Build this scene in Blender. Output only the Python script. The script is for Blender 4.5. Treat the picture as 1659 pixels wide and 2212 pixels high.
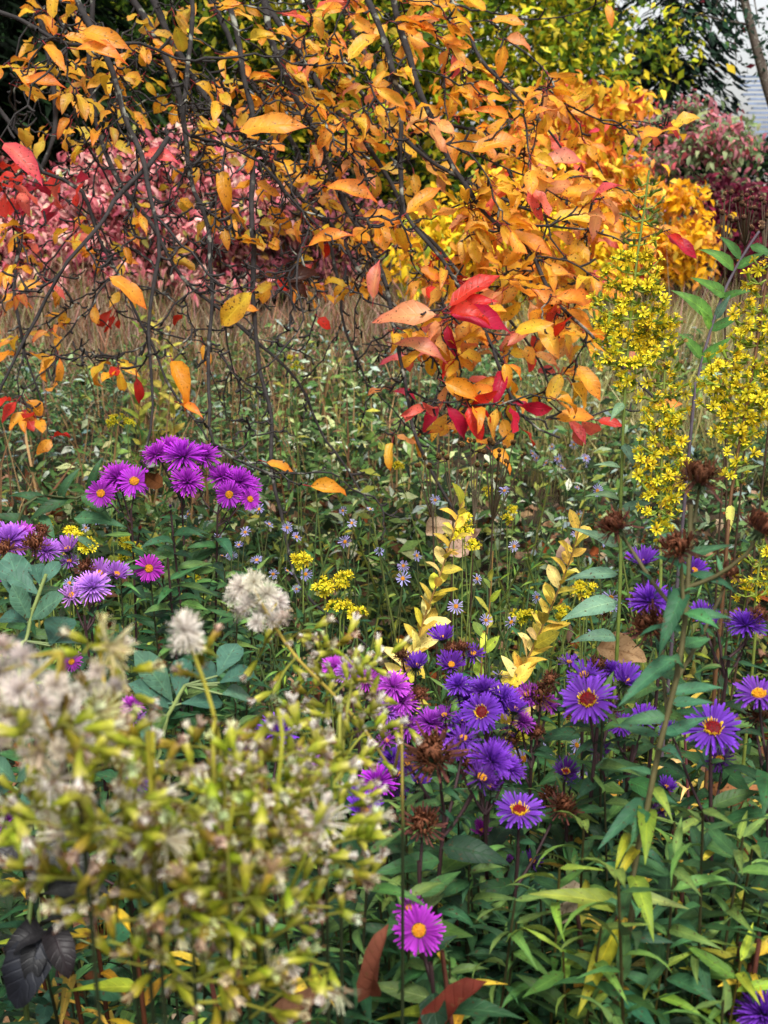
import bpy, math, random
import numpy as np
from mathutils import Matrix, Vector

random.seed(7)
rng = np.random.RandomState(11)
scene = bpy.context.scene
for o in list(bpy.data.objects):
    bpy.data.objects.remove(o)
COL = scene.collection

# ------------------------------------------------------------------ camera
CAM_H, PITCH, VFOV = 1.35, math.radians(16.9), math.radians(46.8)
cam_d = bpy.data.cameras.new('camera')
cam = bpy.data.objects.new('camera', cam_d); COL.objects.link(cam)
cam.location = (0, 0, CAM_H)
cam.rotation_euler = (math.pi / 2 - PITCH, 0, 0)
cam_d.sensor_fit = 'VERTICAL'; cam_d.sensor_height = 36; cam_d.sensor_width = 27
cam_d.lens = 18 / math.tan(VFOV / 2)
cam_d.clip_start = .02; cam_d.clip_end = 800
cam_d.dof.use_dof = True
cam_d.dof.focus_distance = 1.55
cam_d.dof.aperture_fstop = 14
scene.camera = cam
scene.render.resolution_x, scene.render.resolution_y = 768, 1024

# ------------------------------------------------------------------ sky and sun (overcast)
SUN_EL, SUN_AZ = math.radians(60), math.radians(165)
world = bpy.data.worlds.new('World'); scene.world = world; world.use_nodes = True
wn = world.node_tree.nodes; wl = world.node_tree.links
wn.clear()
wo = wn.new('ShaderNodeOutputWorld'); wb = wn.new('ShaderNodeBackground')
sk = wn.new('ShaderNodeTexSky'); sk.sky_type = 'NISHITA'; sk.sun_disc = False
sk.sun_elevation = SUN_EL; sk.sun_rotation = SUN_AZ
sk.air_density = 1.0; sk.dust_density = 2.0; sk.ozone_density = 1.0
hs = wn.new('ShaderNodeHueSaturation'); hs.inputs['Saturation'].default_value = .15
wl.new(sk.outputs[0], hs.inputs['Color']); wl.new(hs.outputs[0], wb.inputs['Color'])
wb.inputs['Strength'].default_value = .074
wl.new(wb.outputs[0], wo.inputs['Surface'])
sun_d = bpy.data.lights.new('sun', 'SUN'); sun = bpy.data.objects.new('sun', sun_d); COL.objects.link(sun)
sun_d.energy = 1.5; sun_d.angle = math.radians(18); sun_d.color = (1, .97, .92)
sd = Vector((math.sin(SUN_AZ) * math.cos(SUN_EL), math.cos(SUN_AZ) * math.cos(SUN_EL), math.sin(SUN_EL)))
sun.rotation_euler = sd.to_track_quat('Z', 'Y').to_euler()
sun.location = (0, 0, 12)
scene.view_settings.view_transform = 'Standard'
scene.view_settings.look = 'None'
scene.view_settings.exposure = 1.45
scene.view_settings.gamma = 1
scene.cycles.use_denoising = True
scene.cycles.max_bounces = 6; scene.cycles.transmission_bounces = 3; scene.cycles.diffuse_bounces = 2

# ------------------------------------------------------------------ helpers
SPX = 2 * math.tan(VFOV / 2) / 2212.0          # view width of one photograph unit at one metre
cp, sp_ = math.cos(PITCH), math.sin(PITCH)
FW = np.array([0, cp, -sp_]); UPV = np.array([0, sp_, cp]); RT = np.array([1., 0, 0])
CAMP = np.array([0, 0, CAM_H])
def P(px, py, d):
    return CAMP + d * (FW + RT * ((px - 829.5) * SPX) + UPV * ((1106 - py) * SPX))
def to_px(p):
    q = np.asarray(p) - CAMP; d = q @ FW
    return 829.5 + (q @ RT) / d / SPX, 1106 - (q @ UPV) / d / SPX, d
def S(h):
    h = h.lstrip('#'); c = [int(h[i:i + 2], 16) / 255 for i in (0, 2, 4)]
    return tuple(((x / 12.92) if x <= .04045 else ((x + .055) / 1.055) ** 2.4) for x in c)
def nrm(v):
    v = np.asarray(v, float); return v / (np.linalg.norm(v) + 1e-9)
def jit(c, a=.12, b=.06):
    k = 1 + random.uniform(-a, a)
    return tuple(max(0, min(1, x * k * (1 + random.uniform(-b, b)))) for x in c)
def mixc(a, b, t):
    return tuple(x * (1 - t) + y * t for x, y in zip(a, b))
def frame_y(d, up=(0, 0, 1), roll=0.0):
    """3x3 with local Y along d and local Z as near to up as possible."""
    y = nrm(d); x = np.cross(y, up)
    if np.linalg.norm(x) < 1e-4: x = np.cross(y, (1, 0, 0))
    x = nrm(x); z = np.cross(x, y)
    if roll:
        c, s = math.cos(roll), math.sin(roll)
        x, z = x * c + z * s, z * c - x * s
    return np.stack([x, y, z], 1)
def frame_z(n, spin=0.0):
    z = nrm(n); h = (0, 0, 1) if abs(z[2]) < .95 else (0, 1, 0)
    x = nrm(np.cross(h, z)); y = np.cross(z, x)
    c, s = math.cos(spin), math.sin(spin)
    return np.stack([x * c + y * s, y * c - x * s, z], 1)
def mat4(R, p, s=1.0):
    M = Matrix.Identity(4)
    for i in range(3):
        for j in range(3): M[i][j] = float(R[i][j]) * s
        M[i][3] = float(p[i])
    return M

class MB:
    """Collects vertices, faces and vertex colours; build() makes one mesh."""
    def __init__(self): self.v = []; self.f3 = []; self.f4 = []; self.c = []; self.u = []; self.n = 0
    def add(self, V, F, C, U=None):
        V = np.asarray(V, np.float32); C = np.broadcast_to(np.asarray(C, np.float32), V.shape)
        self.v.append(V); self.c.append(C)
        self.u.append(np.full(V.shape, 9., np.float32) if U is None else np.asarray(U, np.float32))
        F = np.asarray(F, np.int64)
        (self.f4 if F.shape[1] == 4 else self.f3).append(F + self.n)
        self.n += len(V)
    def scatter(self, T, pos, R, scale, cols):
        """T = (V, F, C) stamped at every pos with rotations R (N,3,3), scale (N,) or (N,3), colours (N,3)."""
        V, F, C, U = T
        N = len(pos)
        if N == 0: return
        scale = np.asarray(scale, float)
        if scale.ndim == 1: scale = np.repeat(scale[:, None], 3, 1)
        L = V[None] * scale[:, None, :]
        W = np.einsum('nij,nvj->nvi', np.asarray(R), L) + np.asarray(pos)[:, None, :]
        CC = C[None] * np.asarray(cols)[:, None, :]
        idx = F[None] + (np.arange(N) * len(V))[:, None, None]
        self.add(W.reshape(-1, 3), idx.reshape(-1, F.shape[1]), CC.reshape(-1, 3), np.tile(U, (N, 1)))
    def mesh(self, name, mat, smooth=True):
        me = bpy.data.meshes.new(name)
        V = np.concatenate(self.v); C = np.concatenate(self.c)
        f3 = np.concatenate(self.f3) if self.f3 else np.zeros((0, 3), np.int64)
        f4 = np.concatenate(self.f4) if self.f4 else np.zeros((0, 4), np.int64)
        me.vertices.add(len(V)); me.vertices.foreach_set('co', V.ravel())
        nl = f3.size + f4.size
        me.loops.add(nl); me.loops.foreach_set('vertex_index', np.concatenate([f3.ravel(), f4.ravel()]).astype(np.int32))
        np_ = len(f3) + len(f4)
        me.polygons.add(np_)
        st = np.concatenate([np.arange(len(f3)) * 3, f3.size + np.arange(len(f4)) * 4]).astype(np.int32)
        me.polygons.foreach_set('loop_start', st)
        me.polygons.foreach_set('use_smooth', np.full(np_, smooth))
        at = me.attributes.new('col', 'FLOAT_COLOR', 'POINT')
        at.data.foreach_set('color', np.concatenate([C, np.ones((len(C), 1), np.float32)], 1).astype(np.float32).ravel())
        au = me.attributes.new('blade', 'FLOAT_VECTOR', 'POINT'); au.data.foreach_set('vector', np.concatenate(self.u).astype(np.float32).ravel())
        me.update(calc_edges=True); me.validate()
        me.materials.append(mat)
        return me
    def obj(self, name, mat, parent=None, W=None, color=None, kind=None, smooth=True):
        return part(name, self.mesh(name, mat, smooth), parent, W, color, kind)

CHILD = {}
WORLD = {}                                        # object name -> its world matrix
def part(name, me, parent=None, W=None, color=None, kind=None):
    o = bpy.data.objects.new(name, me); COL.objects.link(o)
    W = W if W is not None else Matrix.Identity(4)
    WORLD[o.name] = W
    if parent is not None:
        o.parent = parent; CHILD.setdefault(parent.name, []).append(o)
        o.matrix_basis = WORLD[parent.name].inverted() @ W
    else:
        o.matrix_basis = W
    if color is not None: o.color = (*color[:3], 1)
    if kind: o['kind'] = kind
    return o
def thing(name, label, cat, loc, group=None):
    o = bpy.data.objects.new(name, None); COL.objects.link(o)
    o.empty_display_size = .05
    o.location = tuple(float(x) for x in loc); WORLD[o.name] = Matrix.Translation(o.location)
    o['label'] = label; o['category'] = cat
    if group: o['group'] = group
    return o
def tag(o, label, cat=None, group=None, kind=None):
    o['label'] = label
    if cat: o['category'] = cat
    if group: o['group'] = group
    if kind: o['kind'] = kind
    return o

def smooth_path(pts, n=None, step=.03):
    """Catmull-Rom through pts."""
    p = np.asarray(pts, float)
    if len(p) < 3:
        k = max(2, int(np.linalg.norm(p[-1] - p[0]) / step) + 1) if n is None else n
        return p[0] + (p[-1] - p[0]) * np.linspace(0, 1, k)[:, None]
    q = np.vstack([2 * p[0] - p[1], p, 2 * p[-1] - p[-2]])
    out = []
    for i in range(1, len(q) - 2):
        k = max(2, int(np.linalg.norm(q[i + 1] - q[i]) / step)) if n is None else n
        t = np.linspace(0, 1, k, endpoint=False)[:, None]
        a, b, c, d = q[i - 1], q[i], q[i + 1], q[i + 2]
        out.append(.5 * ((2 * b) + (c - a) * t + (2 * a - 5 * b + 4 * c - d) * t * t + (3 * b - a - 3 * c + d) * t ** 3))
    out.append(q[-2][None])
    return np.concatenate(out)
def tube(mb, path, r0, r1, col, sides=5, bumps=0.0):
    p = np.asarray(path, float); n = len(p)
    t = np.gradient(p, axis=0); t /= np.linalg.norm(t, axis=1)[:, None] + 1e-9
    ref = np.array([.31, .17, .93]) if abs(t[0][2]) < .8 else np.array([.93, .2, .1])
    x = np.cross(t, ref); x /= np.linalg.norm(x, axis=1)[:, None] + 1e-9
    y = np.cross(t, x)
    r = np.linspace(r0, r1, n)
    if bumps: r = r * (1 + rng.uniform(-bumps, bumps, n))
    a = np.arange(sides) * 2 * math.pi / sides
    V = p[:, None] + r[:, None, None] * (np.cos(a)[None, :, None] * x[:, None] + np.sin(a)[None, :, None] * y[:, None])
    i = np.arange(n - 1)[:, None] * sides; j = np.arange(sides)[None]; k = (j + 1) % sides
    F = np.stack([i + j, i + k, i + sides + k, i + sides + j], -1).reshape(-1, 4)
    if np.ndim(col) == 2:
        C = np.repeat(np.asarray(col), sides, 0)
    else:
        C = np.tile(np.asarray(col, float), (n * sides, 1))
    mb.add(V.reshape(-1, 3), F, C)

# leaf templates: base at origin, blade along +Y, face up +Z, length 1
def leaf_t(w=.4, shape='ovate', nl=5, fold=.15, curl=.35, wave=.0, twist=0., seed=0, edge=(1, 1, 1), rib=(1, 1, 1), tip=(1, 1, 1), stalk=0.0):
    r = np.random.RandomState(seed)
    t = np.linspace(0, 1, nl + 1)
    if shape == 'ovate': pr = np.sin(math.pi * np.clip(t, 0, 1) ** .72) ** .85
    elif shape == 'obovate': pr = np.sin(math.pi * t ** 1.45) ** .75
    elif shape == 'lance': pr = np.sin(math.pi * t ** .62) ** .9 * (1 - .25 * t)
    elif shape == 'oval': pr = np.sin(math.pi * t) ** .55
    elif shape == 'strap': pr = np.minimum(1, 6 * t + .35) * np.minimum(1, (1.02 - t) * 3.2)
    else: pr = np.sin(math.pi * t)
    pr[0] = max(pr[0], .06); pr[-1] = .015
    hw = pr * w / 2
    th = -curl * (t ** 1.2) * 1.6 + curl * .45
    dy = np.cos(th); dz = np.sin(th)
    y = np.concatenate([[0], np.cumsum((dy[1:] + dy[:-1]) / 2)]) / nl
    z = np.concatenate([[0], np.cumsum((dz[1:] + dz[:-1]) / 2)]) / nl
    V = []; C = []; U = []
    for i in range(nl + 1):
        tw = twist * (t[i] - .3)
        for s in (-1, 0, 1):
            xx = s * hw[i]
            zz = fold * abs(xx) * 1.6 + (wave * math.sin(t[i] * 9 + s * 1.3 + seed) * hw[i] * 2 if s else 0)
            xr = xx * math.cos(tw) - zz * math.sin(tw); zr = xx * math.sin(tw) + zz * math.cos(tw)
            V.append((xr, y[i] - dz[i] * zr, z[i] + dy[i] * zr))
            U.append((s, t[i], (seed % 7) * .3))
            base = np.array(rib if s == 0 else edge, float)
            base = base * (1 - t[i] ** 3) + np.array(tip) * base * t[i] ** 3
            C.append(base * (1 + r.uniform(-.06, .06)))
    F = []
    for i in range(nl):
        a = i * 3
        F += [(a, a + 1, a + 4, a + 3), (a + 1, a + 2, a + 5, a + 4)]
    return np.array(V), np.array(F), np.clip(np.array(C), 0, 3), np.array(U)

# ------------------------------------------------------------------ materials
def new_mat(name):
    m = bpy.data.materials.new(name); m.use_nodes = True
    n = m.node_tree.nodes; n.clear()
    out = n.new('ShaderNodeOutputMaterial')
    return m, n, m.node_tree.links, out
def leaf_mat(name, rough=.5, trans=.3, mott=.35, mscale=60, spots=0.0, spot_col=(.12, .05, .02), spec=.35, pale=0.0, vein=0.0, vein_col=(1.5, 1.4, 1.2), blotch=None, edge_brown=0.0):
    """Leaf: object colour x vertex colour x mottling, some light passing through."""
    m, n, l, out = new_mat(name)
    oi = n.new('ShaderNodeObjectInfo'); at = n.new('ShaderNodeAttribute'); at.attribute_name = 'col'
    mul = n.new('ShaderNodeMix'); mul.data_type = 'RGBA'; mul.blend_type = 'MULTIPLY'; mul.inputs['Factor'].default_value = 1
    l.new(oi.outputs['Color'], mul.inputs['A']); l.new(at.outputs['Color'], mul.inputs['B'])
    tc = n.new('ShaderNodeTexCoord'); geo = n.new('ShaderNodeNewGeometry')
    nz = n.new('ShaderNodeTexNoise'); nz.inputs['Scale'].default_value = mscale; nz.inputs['Detail'].default_value = 4
    l.new(geo.outputs['Position'], nz.inputs['Vector'])
    mr = n.new('ShaderNodeMapRange'); mr.inputs['From Min'].default_value = .25; mr.inputs['From Max'].default_value = .75
    mr.inputs['To Min'].default_value = 1 - mott; mr.inputs['To Max'].default_value = 1 + mott * .55
    l.new(nz.outputs['Fac'], mr.inputs['Value'])
    m2 = n.new('ShaderNodeVectorMath'); m2.operation = 'SCALE'
    l.new(mul.outputs['Result'], m2.inputs[0]); l.new(mr.outputs['Result'], m2.inputs['Scale'])
    colout = m2.outputs[0]
    veinh = None
    if vein:                                     # midrib and side veins drawn along the blade's own coordinates
        bl = n.new('ShaderNodeAttribute'); bl.attribute_name = 'blade'
        sx = n.new('ShaderNodeSeparateXYZ'); l.new(bl.outputs['Vector'], sx.inputs[0])
        def M(op, a, b=None):
            q = n.new('ShaderNodeMath'); q.operation = op
            for k_, v_ in enumerate((a, b)):
                if v_ is None: continue
                if isinstance(v_, (int, float)): q.inputs[k_].default_value = v_
                else: l.new(v_, q.inputs[k_])
            return q.outputs[0]
        ab = M('ABSOLUTE', sx.outputs['X'])
        rib_ = M('SUBTRACT', 1.0, M('MINIMUM', M('MULTIPLY', ab, 9.0), 1.0))
        ph = M('SUBTRACT', M('MULTIPLY', sx.outputs['Y'], 50.0), M('MULTIPLY', ab, 9.0))
        sv_ = M('POWER', M('MAXIMUM', M('SINE', ph), 0.0), 6.0)
        veinh = M('MAXIMUM', rib_, M('MULTIPLY', M('MULTIPLY', sv_, .45), M('LESS_THAN', ab, 1.5)))
        if edge_brown:                           # dried brown margin, broken up by noise
            ee = n.new('ShaderNodeMapRange'); ee.inputs['From Min'].default_value = 1.18; ee.inputs['From Max'].default_value = 1.5
            tip_ = M('MULTIPLY', M('MAXIMUM', M('SUBTRACT', sx.outputs['Y'], .75), 0.0), 1.6)
            l.new(M('ADD', M('ADD', M('MULTIPLY', ab, .75), nz.outputs['Fac']), tip_), ee.inputs['Value'])
            me_ = n.new('ShaderNodeMix'); me_.data_type = 'RGBA'; me_.inputs['B'].default_value = (.13, .045, .015, 1)
            l.new(M('MULTIPLY', ee.outputs['Result'], edge_brown), me_.inputs['Factor']); l.new(colout, me_.inputs['A']); colout = me_.outputs['Result']
        mv = n.new('ShaderNodeMix'); mv.data_type = 'RGBA'; mv.blend_type = 'MULTIPLY'; mv.inputs['B'].default_value = (*vein_col, 1)
        l.new(M('MULTIPLY', veinh, vein), mv.inputs['Factor']); l.new(colout, mv.inputs['A']); colout = mv.outputs['Result']
    if blotch is not None:                       # broad second tone in the blade
        nb_ = n.new('ShaderNodeTexNoise'); nb_.inputs['Scale'].default_value = mscale * .55; nb_.inputs['Detail'].default_value = 3
        l.new(geo.outputs['Position'], nb_.inputs['Vector'])
        rb_ = n.new('ShaderNodeMapRange'); rb_.inputs['From Min'].default_value = .5; rb_.inputs['From Max'].default_value = .72
        l.new(nb_.outputs['Fac'], rb_.inputs['Value'])
        mxb = n.new('ShaderNodeMix'); mxb.data_type = 'RGBA'; mxb.blend_type = 'MULTIPLY'; mxb.inputs['B'].default_value = (*blotch, 1)
        l.new(rb_.outputs['Result'], mxb.inputs['Factor']); l.new(colout, mxb.inputs['A']); colout = mxb.outputs['Result']
    if spots:
        nz2 = n.new('ShaderNodeTexNoise'); nz2.inputs['Scale'].default_value = mscale * 4.2; nz2.inputs['Detail'].default_value = 2
        l.new(geo.outputs['Position'], nz2.inputs['Vector'])
        rp = n.new('ShaderNodeMapRange'); rp.inputs['From Min'].default_value = .66 - spots * .08; rp.inputs['From Max'].default_value = .72
        l.new(nz2.outputs['Fac'], rp.inputs['Value'])
        mx = n.new('ShaderNodeMix'); mx.data_type = 'RGBA'; mx.inputs['B'].default_value = (*spot_col, 1)
        l.new(rp.outputs['Result'], mx.inputs['Factor']); l.new(colout, mx.inputs['A']); colout = mx.outputs['Result']
    if pale:                                     # undersides of these leaves are paler
        mp = n.new('ShaderNodeMix'); mp.data_type = 'RGBA'; mp.inputs['B'].default_value = (.42, .45, .38, 1)
        mm = n.new('ShaderNodeMath'); mm.operation = 'MULTIPLY'; mm.inputs[1].default_value = pale
        l.new(geo.outputs['Backfacing'], mm.inputs[0]); l.new(mm.outputs[0], mp.inputs['Factor'])
        l.new(colout, mp.inputs['A']); colout = mp.outputs['Result']
    b = n.new('ShaderNodeBsdfPrincipled'); b.inputs['Roughness'].default_value = rough
    b.inputs['Specular IOR Level'].default_value = spec
    l.new(colout, b.inputs['Base Color'])
    bp = n.new('ShaderNodeBump'); bp.inputs['Strength'].default_value = .35; bp.inputs['Distance'].default_value = .002
    hgt = nz.outputs['Fac']
    if veinh is not None:
        hs_ = n.new('ShaderNodeMath'); hs_.operation = 'SUBTRACT'; l.new(nz.outputs['Fac'], hs_.inputs[0]); l.new(veinh, hs_.inputs[1]); hgt = hs_.outputs[0]
    l.new(hgt, bp.inputs['Height']); l.new(bp.outputs[0], b.inputs['Normal'])
    tr = n.new('ShaderNodeBsdfTranslucent'); l.new(colout, tr.inputs['Color'])
    ms = n.new('ShaderNodeMixShader'); ms.inputs[0].default_value = trans
    l.new(b.outputs[0], ms.inputs[1]); l.new(tr.outputs[0], ms.inputs[2]); l.new(ms.outputs[0], out.inputs['Surface'])
    return m
def plain_mat(name, rough=.8, mott=.3, mscale=40, c2=None, c2lo=.55, bump=.4, spec=.25):
    """Stems, bark, seeds: object colour x vertex colour, second colour in noise patches (lichen)."""
    m, n, l, out = new_mat(name)
    oi = n.new('ShaderNodeObjectInfo'); at = n.new('ShaderNodeAttribute'); at.attribute_name = 'col'
    mul = n.new('ShaderNodeMix'); mul.data_type = 'RGBA'; mul.blend_type = 'MULTIPLY'; mul.inputs['Factor'].default_value = 1
    l.new(oi.outputs['Color'], mul.inputs['A']); l.new(at.outputs['Color'], mul.inputs['B'])
    geo = n.new('ShaderNodeNewGeometry')
    nz = n.new('ShaderNodeTexNoise'); nz.inputs['Scale'].default_value = mscale; nz.inputs['Detail'].default_value = 5
    l.new(geo.outputs['Position'], nz.inputs['Vector'])
    mr = n.new('ShaderNodeMapRange'); mr.inputs['From Min'].default_value = .25; mr.inputs['From Max'].default_value = .75
    mr.inputs['To Min'].default_value = 1 - mott; mr.inputs['To Max'].default_value = 1 + mott
    l.new(nz.outputs['Fac'], mr.inputs['Value'])
    m2 = n.new('ShaderNodeVectorMath'); m2.operation = 'SCALE'
    l.new(mul.outputs['Result'], m2.inputs[0]); l.new(mr.outputs['Result'], m2.inputs['Scale'])
    colout = m2.outputs[0]
    if c2 is not None:
        nz2 = n.new('ShaderNodeTexNoise'); nz2.inputs['Scale'].default_value = mscale * .55; nz2.inputs['Detail'].default_value = 6
        l.new(geo.outputs['Position'], nz2.inputs['Vector'])
        rp = n.new('ShaderNodeMapRange'); rp.inputs['From Min'].default_value = c2lo; rp.inputs['From Max'].default_value = c2lo + .1
        l.new(nz2.outputs['Fac'], rp.inputs['Value'])
        mx = n.new('ShaderNodeMix'); mx.data_type = 'RGBA'; mx.inputs['B'].default_value = (*c2, 1)
        l.new(rp.outputs['Result'], mx.inputs['Factor']); l.new(colout, mx.inputs['A']); colout = mx.outputs['Result']
    b = n.new('ShaderNodeBsdfPrincipled'); b.inputs['Roughness'].default_value = rough
    b.inputs['Specular IOR Level'].default_value = spec
    l.new(colout, b.inputs['Base Color'])
    bp = n.new('ShaderNodeBump'); bp.inputs['Strength'].default_value = bump; bp.inputs['Distance'].default_value = .004
    l.new(nz.outputs['Fac'], bp.inputs['Height']); l.new(bp.outputs[0], b.inputs['Normal'])
    l.new(b.outputs[0], out.inputs['Surface'])
    return m

M_AUT = leaf_mat('autumn_leaf', .42, .46, .18, 45, spots=.5, spot_col=(.10, .035, .01), spec=.45, vein=.75, vein_col=(1.18, 1.25, 1.2), blotch=(.95, .76, .78), edge_brown=.45)
M_LEAF = leaf_mat('green_leaf', .52, .16, .42, 70, spots=.3, spot_col=(.07, .04, .015), spec=.24, pale=.05, vein=.8, vein_col=(1.7, 1.55, 1.4), blotch=(.75, .82, .75))
M_FAR = leaf_mat('far_leaf', .65, .22, .25, 6, spec=.12)
M_DEAD = leaf_mat('dry_leaf', .75, .15, .45, 60, spots=.6, spec=.15, vein=.6, vein_col=(.6, .55, .5), blotch=(.6, .5, .4))
M_PETAL = leaf_mat('petal', .6, .3, .15, 90, spec=.2)
M_FLUFF = leaf_mat('fluff', .85, .35, .15, 200, spec=.1)
M_STEM = plain_mat('stem', .6, .25, 60)
M_BARK = plain_mat('bark', .85, .45, 55, c2=S('#9a9b8c'), c2lo=.60, bump=.8)
M_DISC = plain_mat('disc', .6, .3, 300)
M_GRASS = leaf_mat('grass_blade', .6, .3, .2, 8, spec=.2)

# ------------------------------------------------------------------ the ground
def soil_mat():
    m, n, l, out = new_mat('soil')
    geo = n.new('ShaderNodeNewGeometry')
    nz = n.new('ShaderNodeTexNoise'); nz.inputs['Scale'].default_value = 14; nz.inputs['Detail'].default_value = 8
    l.new(geo.outputs['Position'], nz.inputs['Vector'])
    r = n.new('ShaderNodeValToRGB')
    r.color_ramp.elements[0].position = .3; r.color_ramp.elements[0].color = (.018, .013, .009, 1)
    r.color_ramp.elements[1].position = .75; r.color_ramp.elements[1].color = (.085, .062, .04, 1)
    l.new(nz.outputs['Fac'], r.inputs['Fac'])
    b = n.new('ShaderNodeBsdfPrincipled'); b.inputs['Roughness'].default_value = .95
    b.inputs['Specular IOR Level'].default_value = .1
    l.new(r.outputs[0], b.inputs['Base Color'])
    bp = n.new('ShaderNodeBump'); bp.inputs['Strength'].default_value = .8; bp.inputs['Distance'].default_value = .03
    l.new(nz.outputs['Fac'], bp.inputs['Height']); l.new(bp.outputs[0], b.inputs['Normal'])
    l.new(b.outputs[0], out.inputs['Surface'])
    return m
def ground_z(x, y):
    return .05 * np.sin(x * 1.3 + 1) * np.cos(y * .9) + .02 * np.sin(x * 4.1 + y * 3.3)
gx = np.concatenate([np.linspace(-400, -12, 10), np.linspace(-10, 10, 70), np.linspace(12, 400, 10)])
gy = np.concatenate([np.linspace(-60, -3, 6), np.linspace(-2, 16, 70), np.linspace(18, 500, 14)])
GX, GY = np.meshgrid(gx, gy); GZ = ground_z(GX, GY)
V = np.stack([GX, GY, GZ], -1).reshape(-1, 3); nx_ = len(gx); ny_ = len(gy)
i, j = np.meshgrid(np.arange(ny_ - 1), np.arange(nx_ - 1), indexing='ij'); a = (i * nx_ + j).ravel()
mb = MB(); mb.add(V, np.stack([a, a + 1, a + 1 + nx_, a + nx_], -1), (1, 1, 1))
tag(mb.obj('ground', soil_mat()), 'dark garden soil under the flower border and meadow', kind='structure')

# ------------------------------------------------------------------ background trees and shrubs
T_FAR = [leaf_t(.5, 'ovate', 2, .2, .4, seed=1), leaf_t(.42, 'ovate', 2, .3, .7, seed=2), leaf_t(.55, 'oval', 2, .1, .2, seed=3)]
T_DROOP = [leaf_t(.42, 'ovate', 3, .25, .5, seed=4), leaf_t(.36, 'ovate', 3, .35, .8, seed=5)]
T_NEEDLE = [leaf_t(.09, 'strap', 1, 0, .1, seed=6)]

def rand_frames(n, droop=0.0, flat=0.0):
    """Random leaf frames; droop pulls the tips down, flat turns the faces up."""
    d = rng.normal(size=(n, 3)); d[:, 2] = d[:, 2] * (1 - flat) - droop
    d /= np.linalg.norm(d, axis=1)[:, None] + 1e-9
    up = rng.normal(size=(n, 3)) * .5; up[:, 2] += .3 + flat * 2; up[:, 1] -= .5
    x = np.cross(d, up); x /= np.linalg.norm(x, axis=1)[:, None] + 1e-9
    z = np.cross(x, d)
    return np.stack([x, d, z], -1)
def pick(pal, n, a=.22):
    """n colours from [(colour, weight)...] with brightness jitter."""
    cs = np.array([c for c, _ in pal]); w = np.array([q for _, q in pal], float); w /= w.sum()
    k = rng.choice(len(cs), n, p=w)
    return cs[k] * (1 + rng.uniform(-a, a, (n, 1))) * (1 + rng.uniform(-.07, .07, (n, 3)))
def clumped(center, rad, n_clump, n, spread, shell=.55, cut=None):
    c = rng.normal(size=(n_clump, 3)); c /= np.linalg.norm(c, axis=1)[:, None]
    c = c * (shell + (1 - shell) * rng.uniform(0, 1, (n_clump, 1)))
    c = np.asarray(center) + c * np.asarray(rad)
    k = rng.randint(0, n_clump, n)
    p = c[k] + rng.normal(size=(n, 3)) * spread * np.array([1, 1, .55])
    return p[p[:, 2] > .12], k[p[:, 2] > .12]
def limbs(mb, base, tips, r0, col, sides=6):
    b = np.asarray(base)
    for tp in tips:
        m = b + (np.asarray(tp) - b) * .5 + rng.normal(size=3) * .06 * np.linalg.norm(tp - b) + np.array([0, 0, .08])
        tube(mb, smooth_path([b, m, tp], step=.12), r0, r0 * .25, col, sides, .1)

def bush(name, label, cat, center, rad, n, size, pal, stems=12, spread=.18, clumps=60, droop=.5, flat=.2, tmpl=T_FAR, group=None, stemcol=(.035, .025, .02), stem_r=.02, shell=.55, part_name='crown', nparts=0):
    base = np.array([center[0], center[1], float(ground_z(center[0], center[1])) - .02])
    t = thing(name, label, cat, base, group)
    p, k = clumped(center, rad, clumps, n, spread, shell)
    m = len(p)
    tint = 1 + rng.uniform(-.2, .2, (clumps, 1))
    cols = pick(pal, m) * tint[k]
    R = rand_frames(m, droop, flat); sc = size * rng.uniform(.65, 1.25, m)
    mb = MB(); sel = rng.randint(0, len(tmpl), m)
    show = np.zeros(m, bool)
    if nparts:                                   # the leaves nearest to the viewer are pieces of their own
        px = (p - CAMP) @ FW
        show[np.argsort(px)[:nparts]] = True
    for q, T in enumerate(tmpl):
        s = (sel == q) & ~show
        mb.scatter(T, p[s], R[s], sc[s], cols[s])
    mb.obj(part_name, M_FAR, t, kind='stuff')
    if nparts:
        for q, T in enumerate(tmpl):
            w = MB(); w.add(*T); me = w.mesh('leaf', M_FAR)
            for ii in np.where(show & (sel == q))[0]:
                part('leaf', me, t, mat4(R[ii], p[ii], sc[ii]), cols[ii])
    sm = MB()
    tips = p[rng.choice(m, stems)]
    limbs(sm, base, tips, stem_r, stemcol)
    sm.obj('stems', M_BARK, t)
    return t

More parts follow.
